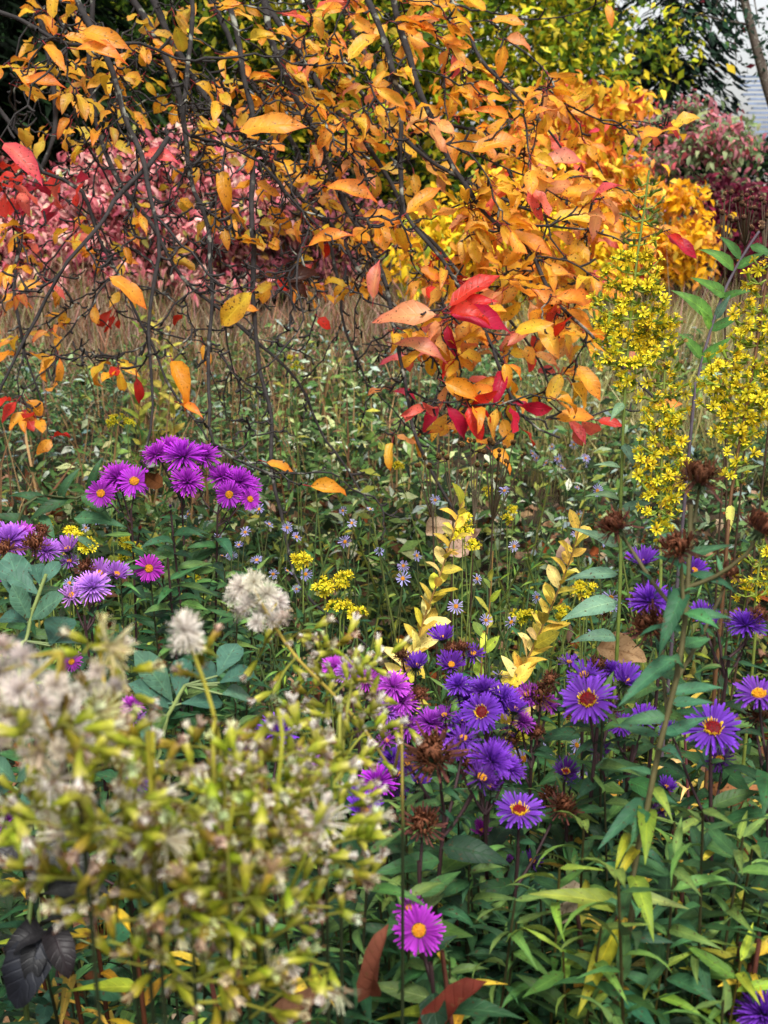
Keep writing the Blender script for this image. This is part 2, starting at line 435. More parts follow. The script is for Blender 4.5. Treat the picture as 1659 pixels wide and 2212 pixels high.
def tree(name, label, base, height, trunk_r, center, rad, n, size, pal, clumps=90, spread=.4, droop=.3, flat=.2, tmpl=T_FAR, barkcol=(.03, .024, .018), nl=14, shell=.5, lean=(0, 0), group=None):
    base = np.array([base[0], base[1], float(ground_z(base[0], base[1])) - .05])
    t = thing(name, label, 'tree', base, group)
    top = base + np.array([lean[0], lean[1], height])
    path = smooth_path([base, base + (top - base) * .35 + rng.normal(size=3) * .08, base + (top - base) * .7 + rng.normal(size=3) * .1, top], step=.25)
    mb = MB(); tube(mb, path, trunk_r, trunk_r * .25, barkcol, 9, .06); mb.obj('trunk', M_BARK, t)
    p, k = clumped(center, rad, clumps, n, spread, shell)
    m = len(p); tint = 1 + rng.uniform(-.3, .3, (clumps, 1)); cols = pick(pal, m) * tint[k]
    R = rand_frames(m, droop, flat); sc = size * rng.uniform(.6, 1.3, m); sel = rng.randint(0, len(tmpl), m)
    mb = MB()
    for q, T in enumerate(tmpl):
        s = sel == q; mb.scatter(T, p[s], R[s], sc[s], cols[s])
    mb.obj('crown', M_FAR, t, kind='stuff')
    mb = MB()
    for tp in p[rng.choice(m, nl)]:
        b = path[rng.randint(int(len(path) * .3), len(path))]
        limbs(mb, b, [tp], trunk_r * .35, barkcol, 5)
    mb.obj('limbs', M_BARK, t)
    return t

# yellow-green tree in the middle, behind everything
YG = [(S('#b4bb25'), 3), (S('#e0cc30'), 3.2), (S('#6f8a22'), 4), (S('#3f5a1c'), 4), (S('#e9d34a'), 1.2)]
c = P(1000, 90, 13.5)
tree('yellow_green_tree', 'broad yellow-green tree with turning leaves behind the orange branches', (c[0] - .8, c[1]), 5.4, .16, (c[0], c[1], 3.1), (2.75, 1.7, 2.25), 22000, .125, YG, clumps=150, spread=.36, droop=.6, flat=.3, shell=.35)
c = P(520, 180, 15)
tree('yellow_green_tree', 'bright green tree seen through the bare twigs on the left half', (c[0], c[1]), 5.0, .14, (c[0] - .3, c[1], 2.7), (2.3, 1.3, 2.3), 13000, .13, [(S('#6a8424'), 2), (S('#3a5418'), 4), (S('#a8a830'), 1.2), (S('#223814'), 4)], clumps=90, spread=.34, droop=.5)

# dark conifers
def conifer(name, label, x, y, h, w, n, pal, group=None, z0=.3, dens=34):
    base = np.array([x, y, float(ground_z(x, y)) - .05])
    t = thing(name, label, 'tree', base, group)
    mb = MB(); tube(mb, smooth_path([base, base + [0, .03, h * .5], base + [.03, 0, h]], step=.3), .035 * h * .5, .02, (.022, .018, .015), 8, .08)
    mb.obj('trunk', M_BARK, t)
    bm = MB(); nm = MB(); pos = []; dirs = []
    nb = int(h * dens)
    for q in range(nb):
        f = random.random() ** .85; z = z0 + (h - z0) * f
        L = w * (1 - f) ** .75 * random.uniform(.6, 1.1) + .15
        a = random.uniform(0, 2 * math.pi)
        d = np.array([math.cos(a), math.sin(a), 0])
        b = base + [0, 0, z]; e = b + d * L + [0, 0, -.22 * L]
        path = smooth_path([b, b + d * L * .55 + [0, 0, .04 * L], e], step=.14)
        tube(bm, path, .012, .004, (.02, .016, .013), 4)
        k = int(n * L / nb)
        if k < 1: continue
        s = rng.randint(0, len(path), k)
        side = np.cross(d, (0, 0, 1))
        off = rng.normal(size=(k, 1)) * .16 * side + np.stack([np.zeros(k), np.zeros(k), -np.abs(rng.normal(size=k)) * .10], 1)
        pos.append(path[s] + off); dd = d * .8 + side * rng.normal(size=(k, 1)) * .9; dd[:, 2] -= .45 + rng.uniform(0, .4, k); dirs.append(dd)
    pos = np.concatenate(pos); d = np.concatenate(dirs); d /= np.linalg.norm(d, axis=1)[:, None]
    up = rng.normal(size=d.shape); xx = np.cross(d, up); xx /= np.linalg.norm(xx, axis=1)[:, None]; zz = np.cross(xx, d)
    m = len(pos)
    nm.scatter(leaf_t(.2, 'strap', 2, .2, .3, seed=8), pos, np.stack([xx, d, zz], -1), rng.uniform(.15, .32, m), pick(pal, m, .35))
    bm.obj('branches', M_BARK, t); nm.obj('needles', M_FAR, t, kind='stuff')
    return t
DK = [(S('#16261f'), 3), (S('#1e3326'), 2), (S('#0e1916'), 3), (S('#2a4230'), .7)]
c = P(1445, 150, 19)
conifer('dark_conifer', 'tall dark blue-green conifer against the pale sky', c[0], c[1], 8.2, 1.2, 13000, [(S('#0f1b18'), 3), (S('#17281f'), 2)], dens=22)
c = P(40, 150, 11)
conifer('dark_conifer', 'dark green conifer behind the twigs in the upper left corner', c[0] - .15, c[1], 6.5, 1.45, 24000, [(S('#1c2c1a'), 3), (S('#2c4524'), 2), (S('#111b10'), 3)], dens=46)
c = P(180, 60, 16)
conifer('dark_conifer', 'second dark conifer behind the first at the upper left', c[0], c[1], 7.0, 2.0, 16000, DK, dens=40)
c = P(420, 60, 20)
conifer('dark_conifer', 'dark conifer behind the bright green tree left of centre', c[0], c[1], 7.5, 2.4, 14000, DK)
c = P(760, 60, 24)
conifer('dark_conifer', 'dark conifer far behind the yellow-green tree', c[0], c[1], 7.0, 2.2, 10000, DK)
c = P(1250, 120, 26)
conifer('dark_conifer', 'far dark conifer half hidden by the yellow-green crown', c[0], c[1], 6.2, 2.2, 8000, DK)

# slim leaning tree at the upper right edge
c0 = P(1700, 330, 13.5); c1 = P(1655, 180, 13.5); c2 = P(1600, -40, 13.5); c3 = P(1570, -300, 13.5)
base = np.array([c0[0] + .1, c0[1], 0.])
t = thing('leaning_tree', 'slim leaning tree with sparse dark leaves at the upper right edge', 'tree', base)
mb = MB(); path = smooth_path([base, c0, c1, c2, c3], step=.2); tube(mb, path, .075, .04, S('#5a4f46'), 8, .08); mb.obj('trunk', M_BARK, t)
mb = MB(); tips = [P(x, y, 13.5 + random.uniform(-.8, .8)) for x, y in ((1480, 20), (1530, 90), (1560, 40), (1640, 60), (1590, 140), (1650, 110), (1500, -40), (1600, -60))]
for tp in tips: limbs(mb, path[rng.randint(len(path) // 2, len(path))], [tp], .018, S('#4a4038'), 5)
mb.obj('limbs', M_BARK, t)
mb = MB(); ps = np.concatenate([tp + rng.normal(size=(60, 3)) * [.3, .3, .18] for tp in tips]); m = len(ps)
mb.scatter(T_FAR[0], ps, rand_frames(m, .4, .2), rng.uniform(.06, .13, m), pick([(S('#22382a'), 3), (S('#32503a'), 2), (S('#7a2430'), .25)], m)); mb.obj('crown', M_FAR, t, kind='stuff')

# far house with blue-grey shingle roof
hb = P(1640, 240, 30); hb[2] = 0
house = thing('house', 'far house with blue-grey shingled roof at the right edge', 'house', hb)
WALLM = plain_mat('house_wall', .85, .08, 3, bump=.1); ROOFM = plain_mat('roof_shingle', .6, .2, 3, bump=.2)
def box(mb, lo, hi, col=(1, 1, 1)):
    x0, y0, z0 = lo; x1, y1, z1 = hi
    mb.add([(x0, y0, z0), (x1, y0, z0), (x1, y1, z0), (x0, y1, z0), (x0, y0, z1), (x1, y0, z1), (x1, y1, z1), (x0, y1, z1)],
           [(0, 3, 2, 1), (4, 5, 6, 7), (0, 1, 5, 4), (1, 2, 6, 5), (2, 3, 7, 6), (3, 0, 4, 7)], col)
X0 = hb[0]; Y0 = hb[1]
mb = MB(); box(mb, (X0 + .4, Y0 + .4, -.2), (X0 + 9, Y0 + 6, 1.65), S('#c9c6c0')); mb.obj('wall', WALLM, house, smooth=False)
mb = MB()
for r_ in range(15):                             # shingle courses, each lapping the one below
    y0 = Y0 + r_ * .155; z0 = 1.6 + r_ * .12
    for q in range(30):
        x0 = X0 + q * .32 + (r_ % 2) * .16
        box(mb, (x0, y0, z0), (x0 + .31, y0 + .2, z0 + .05), np.array(S('#8d9bb4')) * random.uniform(.8, 1.15))
mb.obj('roof', ROOFM, house, kind='stuff', smooth=False)
mb = MB(); box(mb, (X0 + 1.2, Y0 + .36, .9), (X0 + 2.3, Y0 + .41, 1.6), S('#2a3138')); mb.obj('window', WALLM, house, smooth=False)

# hedge line closing the view
for q, (px, d, h, lab) in enumerate([(150, 17, 1.9, 'dark hedge at the far left behind the pink shrub'), (620, 18, 1.8, 'dark hedge behind the twigs in the middle'), (1130, 18.5, 1.7, 'dark hedge beneath the yellow-green crown'), (1540, 20, 1.6, 'dark evergreen hedge in front of the far house')]):
    c = P(px, 400, d)
    bush('hedge', lab, 'hedge', (c[0], c[1], h * .48), (2.3, .9, h * .55), 7000, .13, [(S('#1e3119'), 3), (S('#2d4a22'), 2), (S('#141f12'), 3)], clumps=80, spread=.25, flat=.1, droop=.2, group='hedges along the far side')

# shrubs across the meadow
PK = [(S('#ea8a90'), 3), (S('#f2b0aa'), 3), (S('#cc6472'), 2.2), (S('#9a4a58'), 1.4), (S('#f4ccba'), 1.5), (S('#b0ac5a'), 1.0)]
c = P(330, 440, 10.4)
bush('pink_leaved_shrub', 'rounded shrub of pink drooping leaves behind the twigs', 'shrub', (c[0], c[1], .86), (1.5, .8, .86), 7000, .10, PK, clumps=90, spread=.12, shell=.3, droop=1.1, flat=.1, tmpl=T_DROOP, nparts=260)
c = P(40, 560, 10.0)
bush('pink_leaved_shrub', 'smaller pink shrub low at the left edge', 'shrub', (c[0], c[1], .52), (.75, .6, .55), 3000, .10, PK, clumps=60, spread=.13, droop=1.1, tmpl=T_DROOP)
c = P(640, 520, 10.8)
bush('plum_leaved_shrub', 'dusky plum and pink shrub beside the rounded pink one', 'shrub', (c[0], c[1], .6), (.9, .6, .62), 4200, .10, [(S('#8d4a55'), 3), (S('#b86a70'), 2), (S('#6b5a3a'), 2), (S('#a9803c'), 1)], clumps=70, spread=.14, droop=1, tmpl=T_DROOP)
OY = [(S('#f6b32f'), 4), (S('#f8cf40'), 4.2), (S('#ee8a3a'), 2.6), (S('#e8604a'), 1.0), (S('#f0b060'), 1.2), (S('#c23a4a'), .35)]
c = P(1215, 340, 9.2)
bush('golden_shrub', 'tall golden orange shrub with drooping leaves behind the branch tips', 'shrub', (c[0] + .12, c[1], 1.05), (.62, .5, .90), 4600, .12, OY, clumps=64, spread=.10, shell=.35, droop=1.0, tmpl=T_DROOP, nparts=280)
c = P(1110, 540, 9.0)
bush('golden_shrub', 'low bright yellow shrub under the tall golden one', 'shrub', (c[0], c[1], .62), (.95, .5, .55), 5200, .10, [(S('#f6cf2a'), 4), (S('#e9b41f'), 3), (S('#9aa83a'), 1.4), (S('#f2a040'), 1)], clumps=90, spread=.12, droop=.8, tmpl=T_DROOP)
c = P(1420, 440, 9.4)
bush('golden_shrub', 'small yellow shrub right behind the goldenrod tip', 'shrub', (c[0], c[1], .72), (.42, .4, .42), 1900, .10, [(S('#f6b61f'), 4), (S('#f0a040'), 2), (S('#f6d050'), 1)], clumps=36, spread=.1, droop=.9, tmpl=T_DROOP)
c = P(1500, 330, 12.0)
bush('mauve_shrub', 'rounded mauve-pink and grey-green shrub below the dark conifer', 'shrub', (c[0], c[1], .98), (.80, .7, .90), 7500, .10, [(S('#c88088'), 2.6), (S('#a8606a'), 2), (S('#93a072'), 3.4), (S('#76895c'), 2.6), (S('#d8666a'), .8)], clumps=100, spread=.13, droop=.9, tmpl=T_DROOP)
c = P(1580, 480, 10.4)
bush('burgundy_shrub', 'low dark burgundy shrub at the right edge of the meadow', 'shrub', (c[0] + .1, c[1], .58), (.7, .6, .5), 4500, .085, [(S('#6a1c34'), 3), (S('#4c1526'), 3), (S('#8a2a40'), 1.2), (S('#5a3a34'), 1)], clumps=70, spread=.13, droop=.5)
c = P(1400, 520, 10.6)
bush('grey_green_shrub', 'grey-green low shrub between the golden and burgundy shrubs', 'shrub', (c[0] + .1, c[1], .42), (.6, .5, .42), 2600, .08, [(S('#6f7a54'), 3), (S('#8b8a5e'), 2), (S('#57643f'), 2)], clumps=40, spread=.13)

# ------------------------------------------------------------------ the meadow
def scatter_px(n, x0, x1, y0, y1, zfun):
    """n points on the ground seen inside a region of the view."""
    px = rng.uniform(x0, x1, n); py = rng.uniform(y0, y1, n)
    dx = (px - 829.5) * SPX; dz = (1106 - py) * SPX
    dv = FW[None] + RT[None] * dx[:, None] + UPV[None] * dz[:, None]
    k = CAM_H / -dv[:, 2]
    p = CAMP + dv * k[:, None]; p[:, 2] = ground_z(p[:, 0], p[:, 1])
    return p
def blades(n, pts, hgt, wid, pal, lean=.25):
    m = len(pts)
    d = rng.normal(size=(m, 3)) * lean; d[:, 2] = 1; d /= np.linalg.norm(d, axis=1)[:, None]
    up = rng.normal(size=(m, 3)); x = np.cross(d, up); x /= np.linalg.norm(x, axis=1)[:, None]; z = np.cross(x, d)
    h = hgt * rng.uniform(.5, 1.25, m); sc = np.stack([wid * rng.uniform(.6, 1.5, m), h, h], 1)
    mb = MB(); T1 = leaf_t(1, 'strap', 2, 0, .25, seed=9); T2 = leaf_t(1, 'strap', 3, 0, .8, seed=10)
    s = rng.uniform(size=m) < .6; R = np.stack([x, d, z], -1); cols = pick(pal, m, .3)
    
    mb.scatter(T1, pts[s], R[s], sc[s], cols[s]); mb.scatter(T2, pts[~s], R[~s], sc[~s], cols[~s])
    return mb
def area(n, x0, x1, y0, y1):
    p = np.stack([rng.uniform(x0, x1, n), rng.uniform(y0, y1, n), np.zeros(n)], 1); p[:, 2] = ground_z(p[:, 0], p[:, 1]) - .01
    return p
TAN = [(S('#b09a7c'), 3), (S('#a8775c'), 2.6), (S('#8c6248'), 2), (S('#c9b795'), 1.6), (S('#7a7f46'), 2.6), (S('#b98a80'), 1.4), (S('#5a4a38'), 1.6)]
p = area(44000, -4.2, 4.6, 5.6, 10.3); p = p[np.abs(p[:, 0]) < p[:, 1] * .40]
cl = np.sin(p[:, 0] * 3.1 + 1.7 * np.sin(p[:, 1] * 2.3)) * np.sin(p[:, 1] * 3.7 + 1.3 * np.sin(p[:, 0] * 1.9)) + .5 * np.sin(p[:, 0] * 8.3 + p[:, 1] * 5)
p = p[rng.uniform(-1.1, 1.1, len(p)) < cl + .1]; HG = (.34 + .2 * np.sin(p[:, 0] * 2.2 + 1) * np.cos(p[:, 1] * 1.4)) * rng.choice([.6, .9, 1.2, 1.6], len(p), p=[.35, .35, .2, .1])
o = blades(0, p, HG, .006, TAN, .34).obj('dry_grass', M_GRASS); tag(o, 'tan and rust dry meadow grass in front of the shrubs', 'grass', kind='stuff')
PY = [(S('#b8b070'), 3), (S('#a39a5a'), 2), (S('#c8bd8c'), 2), (S('#83894a'), 2), (S('#8f7a58'), 1)]
p = area(16000, .2, 4.0, 4.6, 8.6); p = p[(p[:, 0] < p[:, 1] * .40) & (p[:, 0] > .12 * p[:, 1])]
o = blades(0, p, .45, .005, PY, .3).obj('pale_grass', M_GRASS); tag(o, 'pale straw-green grass behind the goldenrod spires', 'grass', kind='stuff')
p = area(420, -1.4, .3, 3.4, 6.2); p = p[(np.abs(p[:, 0]) < p[:, 1] * .40)]
o = blades(0, p, .55, .006, [(S('#a8855c'), 3), (S('#c2a06c'), 2), (S('#8a6244'), 2)], .12).obj('dry_stalks', M_GRASS); tag(o, 'thin upright tan stalks standing among the low green plants', 'grass', kind='stuff')

# low leafy cover over the ground
T_COV = [leaf_t(.36, 'ovate', 2, .2, .5, seed=21), leaf_t(.24, 'lance', 3, .25, .6, seed=22), leaf_t(.46, 'obovate', 2, .1, .3, seed=23)]
def cover(name, label, n, x0, x1, y0, y1, zlo, zhi, size, pal, xlim=.40, flat=.5):
    p = area(n, x0, x1, y0, y1); p = p[np.abs(p[:, 0]) < p[:, 1] * xlim + .1]
    gap_ = np.sin(p[:, 0] * 9.1 + 2.2 * np.sin(p[:, 1] * 4.7)) * np.sin(p[:, 1] * 8.3 + 1.8 * np.sin(p[:, 0] * 5.9)); p = p[rng.uniform(-1.0, .25, len(p)) < gap_]   # bare gaps between plants
    m = len(p)
    bump = .5 + .5 * np.sin(p[:, 0] * 7.3 + 2 * np.sin(p[:, 1] * 5.1)) * np.sin(p[:, 1] * 6.7 + 1.7 * np.sin(p[:, 0] * 4.3))
    p[:, 2] += zlo + (zhi - zlo) * rng.uniform(size=m) ** .7 * (.35 + .65 * bump)
    R = rand_frames(m, .25, flat); sc = size * rng.uniform(.5, 1.35, m); cols = pick(pal, m, .3)
    pt_ = np.sin(p[:, 0] * 2.7 + 1.9 * np.sin(p[:, 1] * 1.7)) * np.sin(p[:, 1] * 3.1 + 1.4 * np.sin(p[:, 0] * 2.3))   # drifts of different plants
    cols = cols * .82 * (1 + .5 * pt_[:, None]) * np.stack([1 + .22 * pt_, np.ones(m), 1 - .2 * pt_], 1); sc = sc * (1 + .3 * pt_)
    mb = MB(); sel = rng.randint(0, 3, m)
    for q, T in enumerate(T_COV): s = sel == q; mb.scatter(T, p[s], R[s], sc[s], cols[s])
    # fine stalks under the leaves
    ss = rng.choice(m, m // 24); q = p[ss].copy(); b = q.copy(); b[:, 2] = ground_z(b[:, 0], b[:, 1]); b[:, :2] += rng.normal(size=(len(b), 2)) * .03
    d = q - b; L = np.linalg.norm(d, axis=1); d /= L[:, None] + 1e-6; up = rng.normal(size=d.shape); x = np.cross(d, up); x /= np.linalg.norm(x, axis=1)[:, None] + 1e-6
    mb.scatter(leaf_t(1, 'strap', 1, 0, 0, seed=3), b, np.stack([x, d, np.cross(x, d)], -1), np.stack([np.full(len(L), .004), L, L], 1), pick([(S('#3f4a28'), 3), (S('#4a3a2c'), 1)], len(L)))
    return tag(mb.obj(name, M_LEAF), label, 'ground cover', kind='stuff')
cover('meadow_cover', 'low grey-green leafy plants carpeting the meadow behind the magenta asters', 56000, -2.7, 2.7, 3.2, 6.9, .02, .46, .052,
      [(S('#466e36'), 4), (S('#6f9450'), 3), (S('#1e3416'), 4), (S('#b0c490'), 1.6), (S('#98a044'), 1.0), (S('#6a5040'), .4), (S('#b8ccc0'), .9)])
cover('olive_cover', 'olive and yellow-green low growth under the hanging branch tips', 38000, -1.6, 1.6, 1.9, 3.5, .0, .38, .045,
      [(S('#3f5c26'), 3), (S('#5a742e'), 2.6), (S('#20381a'), 4), (S('#8a943c'), 1.2), (S('#5a3e28'), .7), (S('#a89a48'), .5), (S('#3a6244'), 2)], xlim=.42)
cover('border_cover', 'tangled green undergrowth beneath the asters', 22000, -1.3, 1.3, .7, 2.1, .0, .30, .055,
      [(S('#21391f'), 3), (S('#2d4c28'), 3), (S('#182a17'), 3), (S('#565f28'), 1.2), (S('#5a3c28'), .8), (S('#8a7a34'), .4)], xlim=.45)

# fallen leaves on the soil
T_LIT = [leaf_t(.5, 'ovate', 4, .5, .9, wave=.3, seed=31), leaf_t(.42, 'ovate', 4, .3, -.7, wave=.35, twist=.8, seed=32)]
p = area(1800, -1.6, 1.7, 1.2, 4.4); p[:, 2] += rng.uniform(.01, .16, len(p)); m = len(p)
mb = MB(); R = rand_frames(m, .0, .7); cols = pick([(S('#b08a6a'), 3), (S('#7a4a2c'), 3), (S('#a0562c'), 2), (S('#cdb292'), 1.5), (S('#5a3a2a'), 2)], m); sc = rng.uniform(.05, .10, m)
for q, T in enumerate(T_LIT): s = (np.arange(m) % 2) == q; mb.scatter(T, p[s], R[s], sc[s], cols[s])
tag(mb.obj('leaf_litter', M_DEAD), 'brown and beige fallen leaves scattered under the plants', 'leaf litter', kind='stuff')

# ------------------------------------------------------------------ the orange-leaved tree whose branches hang into view
AUT = dict(Y=S('#ffd040'), O=S('#fdb238'), D=S('#f0aa2c'), G=S('#dcc044'), R=S('#d83a2a'), K=S('#f47a68'), C=S('#c42044'), B=S('#4a2a1e'), T=S('#f4b078'))
T_AUT = [leaf_t(.42, 'ovate', 6, .22, .35, wave=.16, seed=41, edge=(1.0, .86, .8), rib=(1.05, 1.1, .9), tip=(1, .55, .9)),
         leaf_t(.36, 'ovate', 6, .45, .55, wave=.2, twist=.7, seed=42, edge=(1.0, .62, 1.0), rib=(1.05, 1.05, 1), tip=(1, .45, 1.1)),
         leaf_t(.44, 'obovate', 6, .15, .6, wave=.25, twist=-.5, seed=43, edge=(1.05, .9, .7), rib=(1.0, 1.1, .9), tip=(1, .75, .9)),
         leaf_t(.36, 'ovate', 6, .6, .9, wave=.25, twist=.4, seed=44, edge=(1.05, .95, .8), rib=(1, .95, .9), tip=(.95, .5, .6)),
         leaf_t(.5, 'oval', 6, .18, .3, wave=.16, seed=45, edge=(1, .78, .8), rib=(1.1, 1.1, .9), tip=(1, .8, .7)),
         leaf_t(.45, 'ovate', 6, .3, -.5, wave=.2, twist=-.6, seed=46, edge=(1, .85, .85), rib=(1.05, 1, 1), tip=(1, .6, .6))]
ME_AUT = []
for T in T_AUT:
    w = MB(); w.add(*T); ME_AUT.append(w.mesh('leaf', M_AUT))
trunk_base = np.array([-2.15, 3.9, -.05])
TREE = thing('orange_leaved_tree', 'weeping tree with dark crooked branches and orange, yellow and red leaves', 'tree', trunk_base)
mb = MB(); tp = smooth_path([trunk_base, trunk_base + [.05, -.05, .9], trunk_base + [.12, -.02, 1.8], trunk_base + [.35, -.15, 2.5]], step=.12)
tube(mb, tp, .13, .07, (.032, .027, .023), 10, .07); mb.obj('trunk', M_BARK, TREE)
crotch = tp[-4]
BARKC = (.036, .031, .030)
LIMBS = [  # traced from the photograph: (x, y, depth) ... ; base radius
    ([(150, -60, 2.35), (225, 110, 2.3), (262, 230, 2.3), (300, 330, 2.25), (322, 420, 2.2), (342, 560, 2.2), (336, 720, 2.2), (338, 870, 2.2), (334, 985, 2.2)], .0085),
    ([(240, -80, 2.7), (330, 60, 2.7), (375, 180, 2.65), (405, 340, 2.6), (440, 470, 2.55), (462, 620, 2.45), (456, 740, 2.4), (463, 880, 2.35), (470, 950, 2.3), (560, 1010, 2.3), (600, 1045, 2.3)], .010),
    ([(560, -80, 2.9), (575, 60, 2.85), (640, 220, 2.8), (740, 420, 2.7), (810, 560, 2.6), (850, 700, 2.5), (880, 850, 2.45), (900, 960, 2.4), (985, 1110, 2.4), (1050, 1170, 2.4)], .012),
    ([(830, -100, 2.8), (870, 60, 2.75), (930, 260, 2.7), (1030, 430, 2.6), (1130, 535, 2.5), (1200, 650, 2.45), (1285, 728, 2.4), (1360, 800, 2.4), (1420, 880, 2.4)], .0115),
    ([(640, -80, 3.1), (720, 110, 3.1), (820, 260, 3.0), (960, 370, 2.9), (1090, 430, 2.85), (1210, 480, 2.8), (1330, 510, 2.8)], .011),
    ([(480, -80, 2.6), (530, 160, 2.6), (545, 420, 2.55), (548, 620, 2.5), (560, 760, 2.5), (585, 930, 2.45), (600, 1060, 2.4), (640, 1235, 2.4), (720, 1330, 2.4), (800, 1400, 2.35)], .0095),
    ([(400, -80, 2.45), (420, 60, 2.4), (405, 180, 2.4), (395, 260, 2.4), (425, 300, 2.4), (480, 320, 2.4), (560, 360, 2.4), (620, 420, 2.4), (690, 500, 2.4)], .007),
    ([(360, 300, 2.3), (320, 350, 2.25), (250, 435, 2.2), (200, 500, 2.15), (140, 570, 2.1), (80, 690, 2.1), (10, 830, 2.1), (-30, 900, 2.1)], .007),
    ([(-60, 20, 2.2), (30, 50, 2.2), (110, 85, 2.2), (200, 95, 2.2), (300, 100, 2.25), (380, 130, 2.3), (470, 130, 2.35)], .0065),
    ([(60, -60, 3.0), (100, 120, 2.95), (110, 300, 2.9), (60, 440, 2.9), (30, 620, 2.85), (60, 760, 2.8), (100, 870, 2.8)], .010),
    ([(300, -60, 3.2), (420, 160, 3.15), (560, 330, 3.1), (700, 480, 3.0), (800, 620, 2.9), (905, 720, 2.85), (980, 830, 2.8), (1050, 930, 2.8)], .013),
    ([(760, -80, 2.55), (850, 150, 2.5), (870, 380, 2.5), (880, 470, 2.5), (960, 560, 2.45), (1010, 640, 2.45), (1060, 760, 2.4), (1130, 900, 2.4), (1210, 960, 2.4)], .009),
    ([(700, -80, 3.3), (780, 100, 3.3), (900, 220, 3.2), (1040, 300, 3.1), (1160, 330, 3.05), (1280, 390, 3.0)], .011),
    ([(960, -60, 3.0), (1010, 60, 3.0), (1050, 150, 2.95), (1150, 240, 2.9), (1230, 320, 2.9)], .008),
    ([(-40, 200, 2.6), (40, 300, 2.6), (90, 380, 2.6), (180, 420, 2.6), (240, 560, 2.6), (300, 700, 2.6), (380, 850, 2.55), (470, 950, 2.5)], .007),
    ([(200, -60, 2.9), (200, 150, 2.9), (230, 330, 2.9), (330, 480, 2.85), (400, 600, 2.8), (520, 700, 2.75), (640, 830, 2.7), (700, 960, 2.7), (780, 1050, 2.6)], .009),
    ([(420, -70, 3.4), (520, 130, 3.35), (640, 320, 3.3), (720, 540, 3.2), (740, 700, 3.15), (800, 860, 3.1)], .012),
    ([(500, -70, 3.05), (640, 110, 3.0), (800, 330, 2.95), (930, 520, 2.9), (1040, 640, 2.85), (1150, 760, 2.8), (1190, 880, 2.8)], .011),
]
nodes = []; ndirs = []; nrad = []
for q, (tr, r) in enumerate(LIMBS):
    pts = [P(*t3) for t3 in tr]
    # crookedness between the traced points
    path = smooth_path(pts, step=.035)
    w = rng.normal(size=(len(path), 3)) * .012
    for _ in range(2): w[1:-1] = (w[:-2] + w[1:-1] + w[2:]) / 3
    path = path + w * .9
    if tr[0][1] < 0:                              # lead the limb back to the trunk above the frame
        head = path[0]; up = head + np.array([-.15, .1, .35])
        lead = smooth_path([crotch, crotch + (up - crotch) * .5 + [0, 0, .25], up, head], step=.08)
        mb = MB(); tube(mb, lead, .03, r * .82, BARKC, 7, .08)
        tube(mb, path, r * .82, .0024, BARKC, 7, .16)
    else:
        mb = MB(); tube(mb, path, r * .75, .0022, BARKC, 6, .16)
    # short spurs
    for k in range(3, len(path) - 1, 2):
        if random.random() < .55:
            t_ = nrm(path[k] - path[k - 1]); s = nrm(np.cross(t_, rng.normal(size=3))) + t_ * .5
            L = random.uniform(.008, .03)
            tube(mb, [path[k], path[k] + s * L * .6, path[k] + s * L + [0, 0, .004]], .0032, .0026, BARKC, 5, .2)
    mb.obj('branch', M_BARK, TREE)
    for k in range(len(path) - 1):
        nodes.append(path[k]); ndirs.append(nrm(path[k + 1] - path[k])); nrad.append(max(.0035, r * (1 - k / len(path))))
nodes = list(nodes)

LEAVES = []      # (pos, dir, normal, size, colour, template)
def add_leaf(pos, d, up, L, col, T=None):
    LEAVES.append((np.asarray(pos, float), nrm(d), nrm(up), L, col, random.randrange(6) if T is None else T))
TWIGS = []
NODE_A = np.array(nodes); DIR_A = np.array(ndirs)
def grow(tip, r=.0032, nspur=4):
    """Join tip to the best node of the growing branch network by a crooked twig."""
    global NODE_A, DIR_A
    v = tip - NODE_A; dist = np.linalg.norm(v, axis=1) + 1e-6
    cosang = np.einsum('ij,ij->i', v / dist[:, None], DIR_A)
    upward = np.clip(v[:, 2], 0, None)            # twigs weep: starting below the tip costs
    k = int(np.argmin(dist * (1.55 - .75 * cosang) + upward * 1.2 + (dist < .03) * .1))
    b = NODE_A[k]; L = dist[k]
    side = nrm(np.cross(v[k], rng.normal(size=3)))
    m1 = b + v[k] * .33 + DIR_A[k] * L * .14 + side * L * random.uniform(-.08, .08) + [0, 0, .03 * L]
    m2 = b + v[k] * .68 + DIR_A[k] * L * .07 + side * L * random.uniform(-.07, .07)
    path = smooth_path([b, m1, m2, tip], step=.025)
    w = rng.normal(size=(len(path), 3)) * .0028; w[0] = 0; path = path + w
    mb = MB(); tube(mb, path, min(r, .0045) * (.62 + min(L, .5)), .0014, BARKC, 5, .18)
    for q in range(1, len(path) - 1):
        if random.random() < .38:
            t_ = nrm(path[q] - path[q - 1]); s = nrm(np.cross(t_, rng.normal(size=3))) + t_ * .7
            l_ = random.uniform(.006, .028); tube(mb, [path[q], path[q] + s * l_ * .6, path[q] + s * l_ + [0, 0, .004]], .0026, .0021, BARKC, 4, .2)
    TWIGS.append((L, mb))
    st = max(1, len(path) // 6)
    NODE_A = np.vstack([NODE_A, path[1::st]]); dd = np.gradient(path, axis=0); dd /= np.linalg.norm(dd, axis=1)[:, None] + 1e-9
    DIR_A = np.vstack([DIR_A, dd[1::st]])
    return path

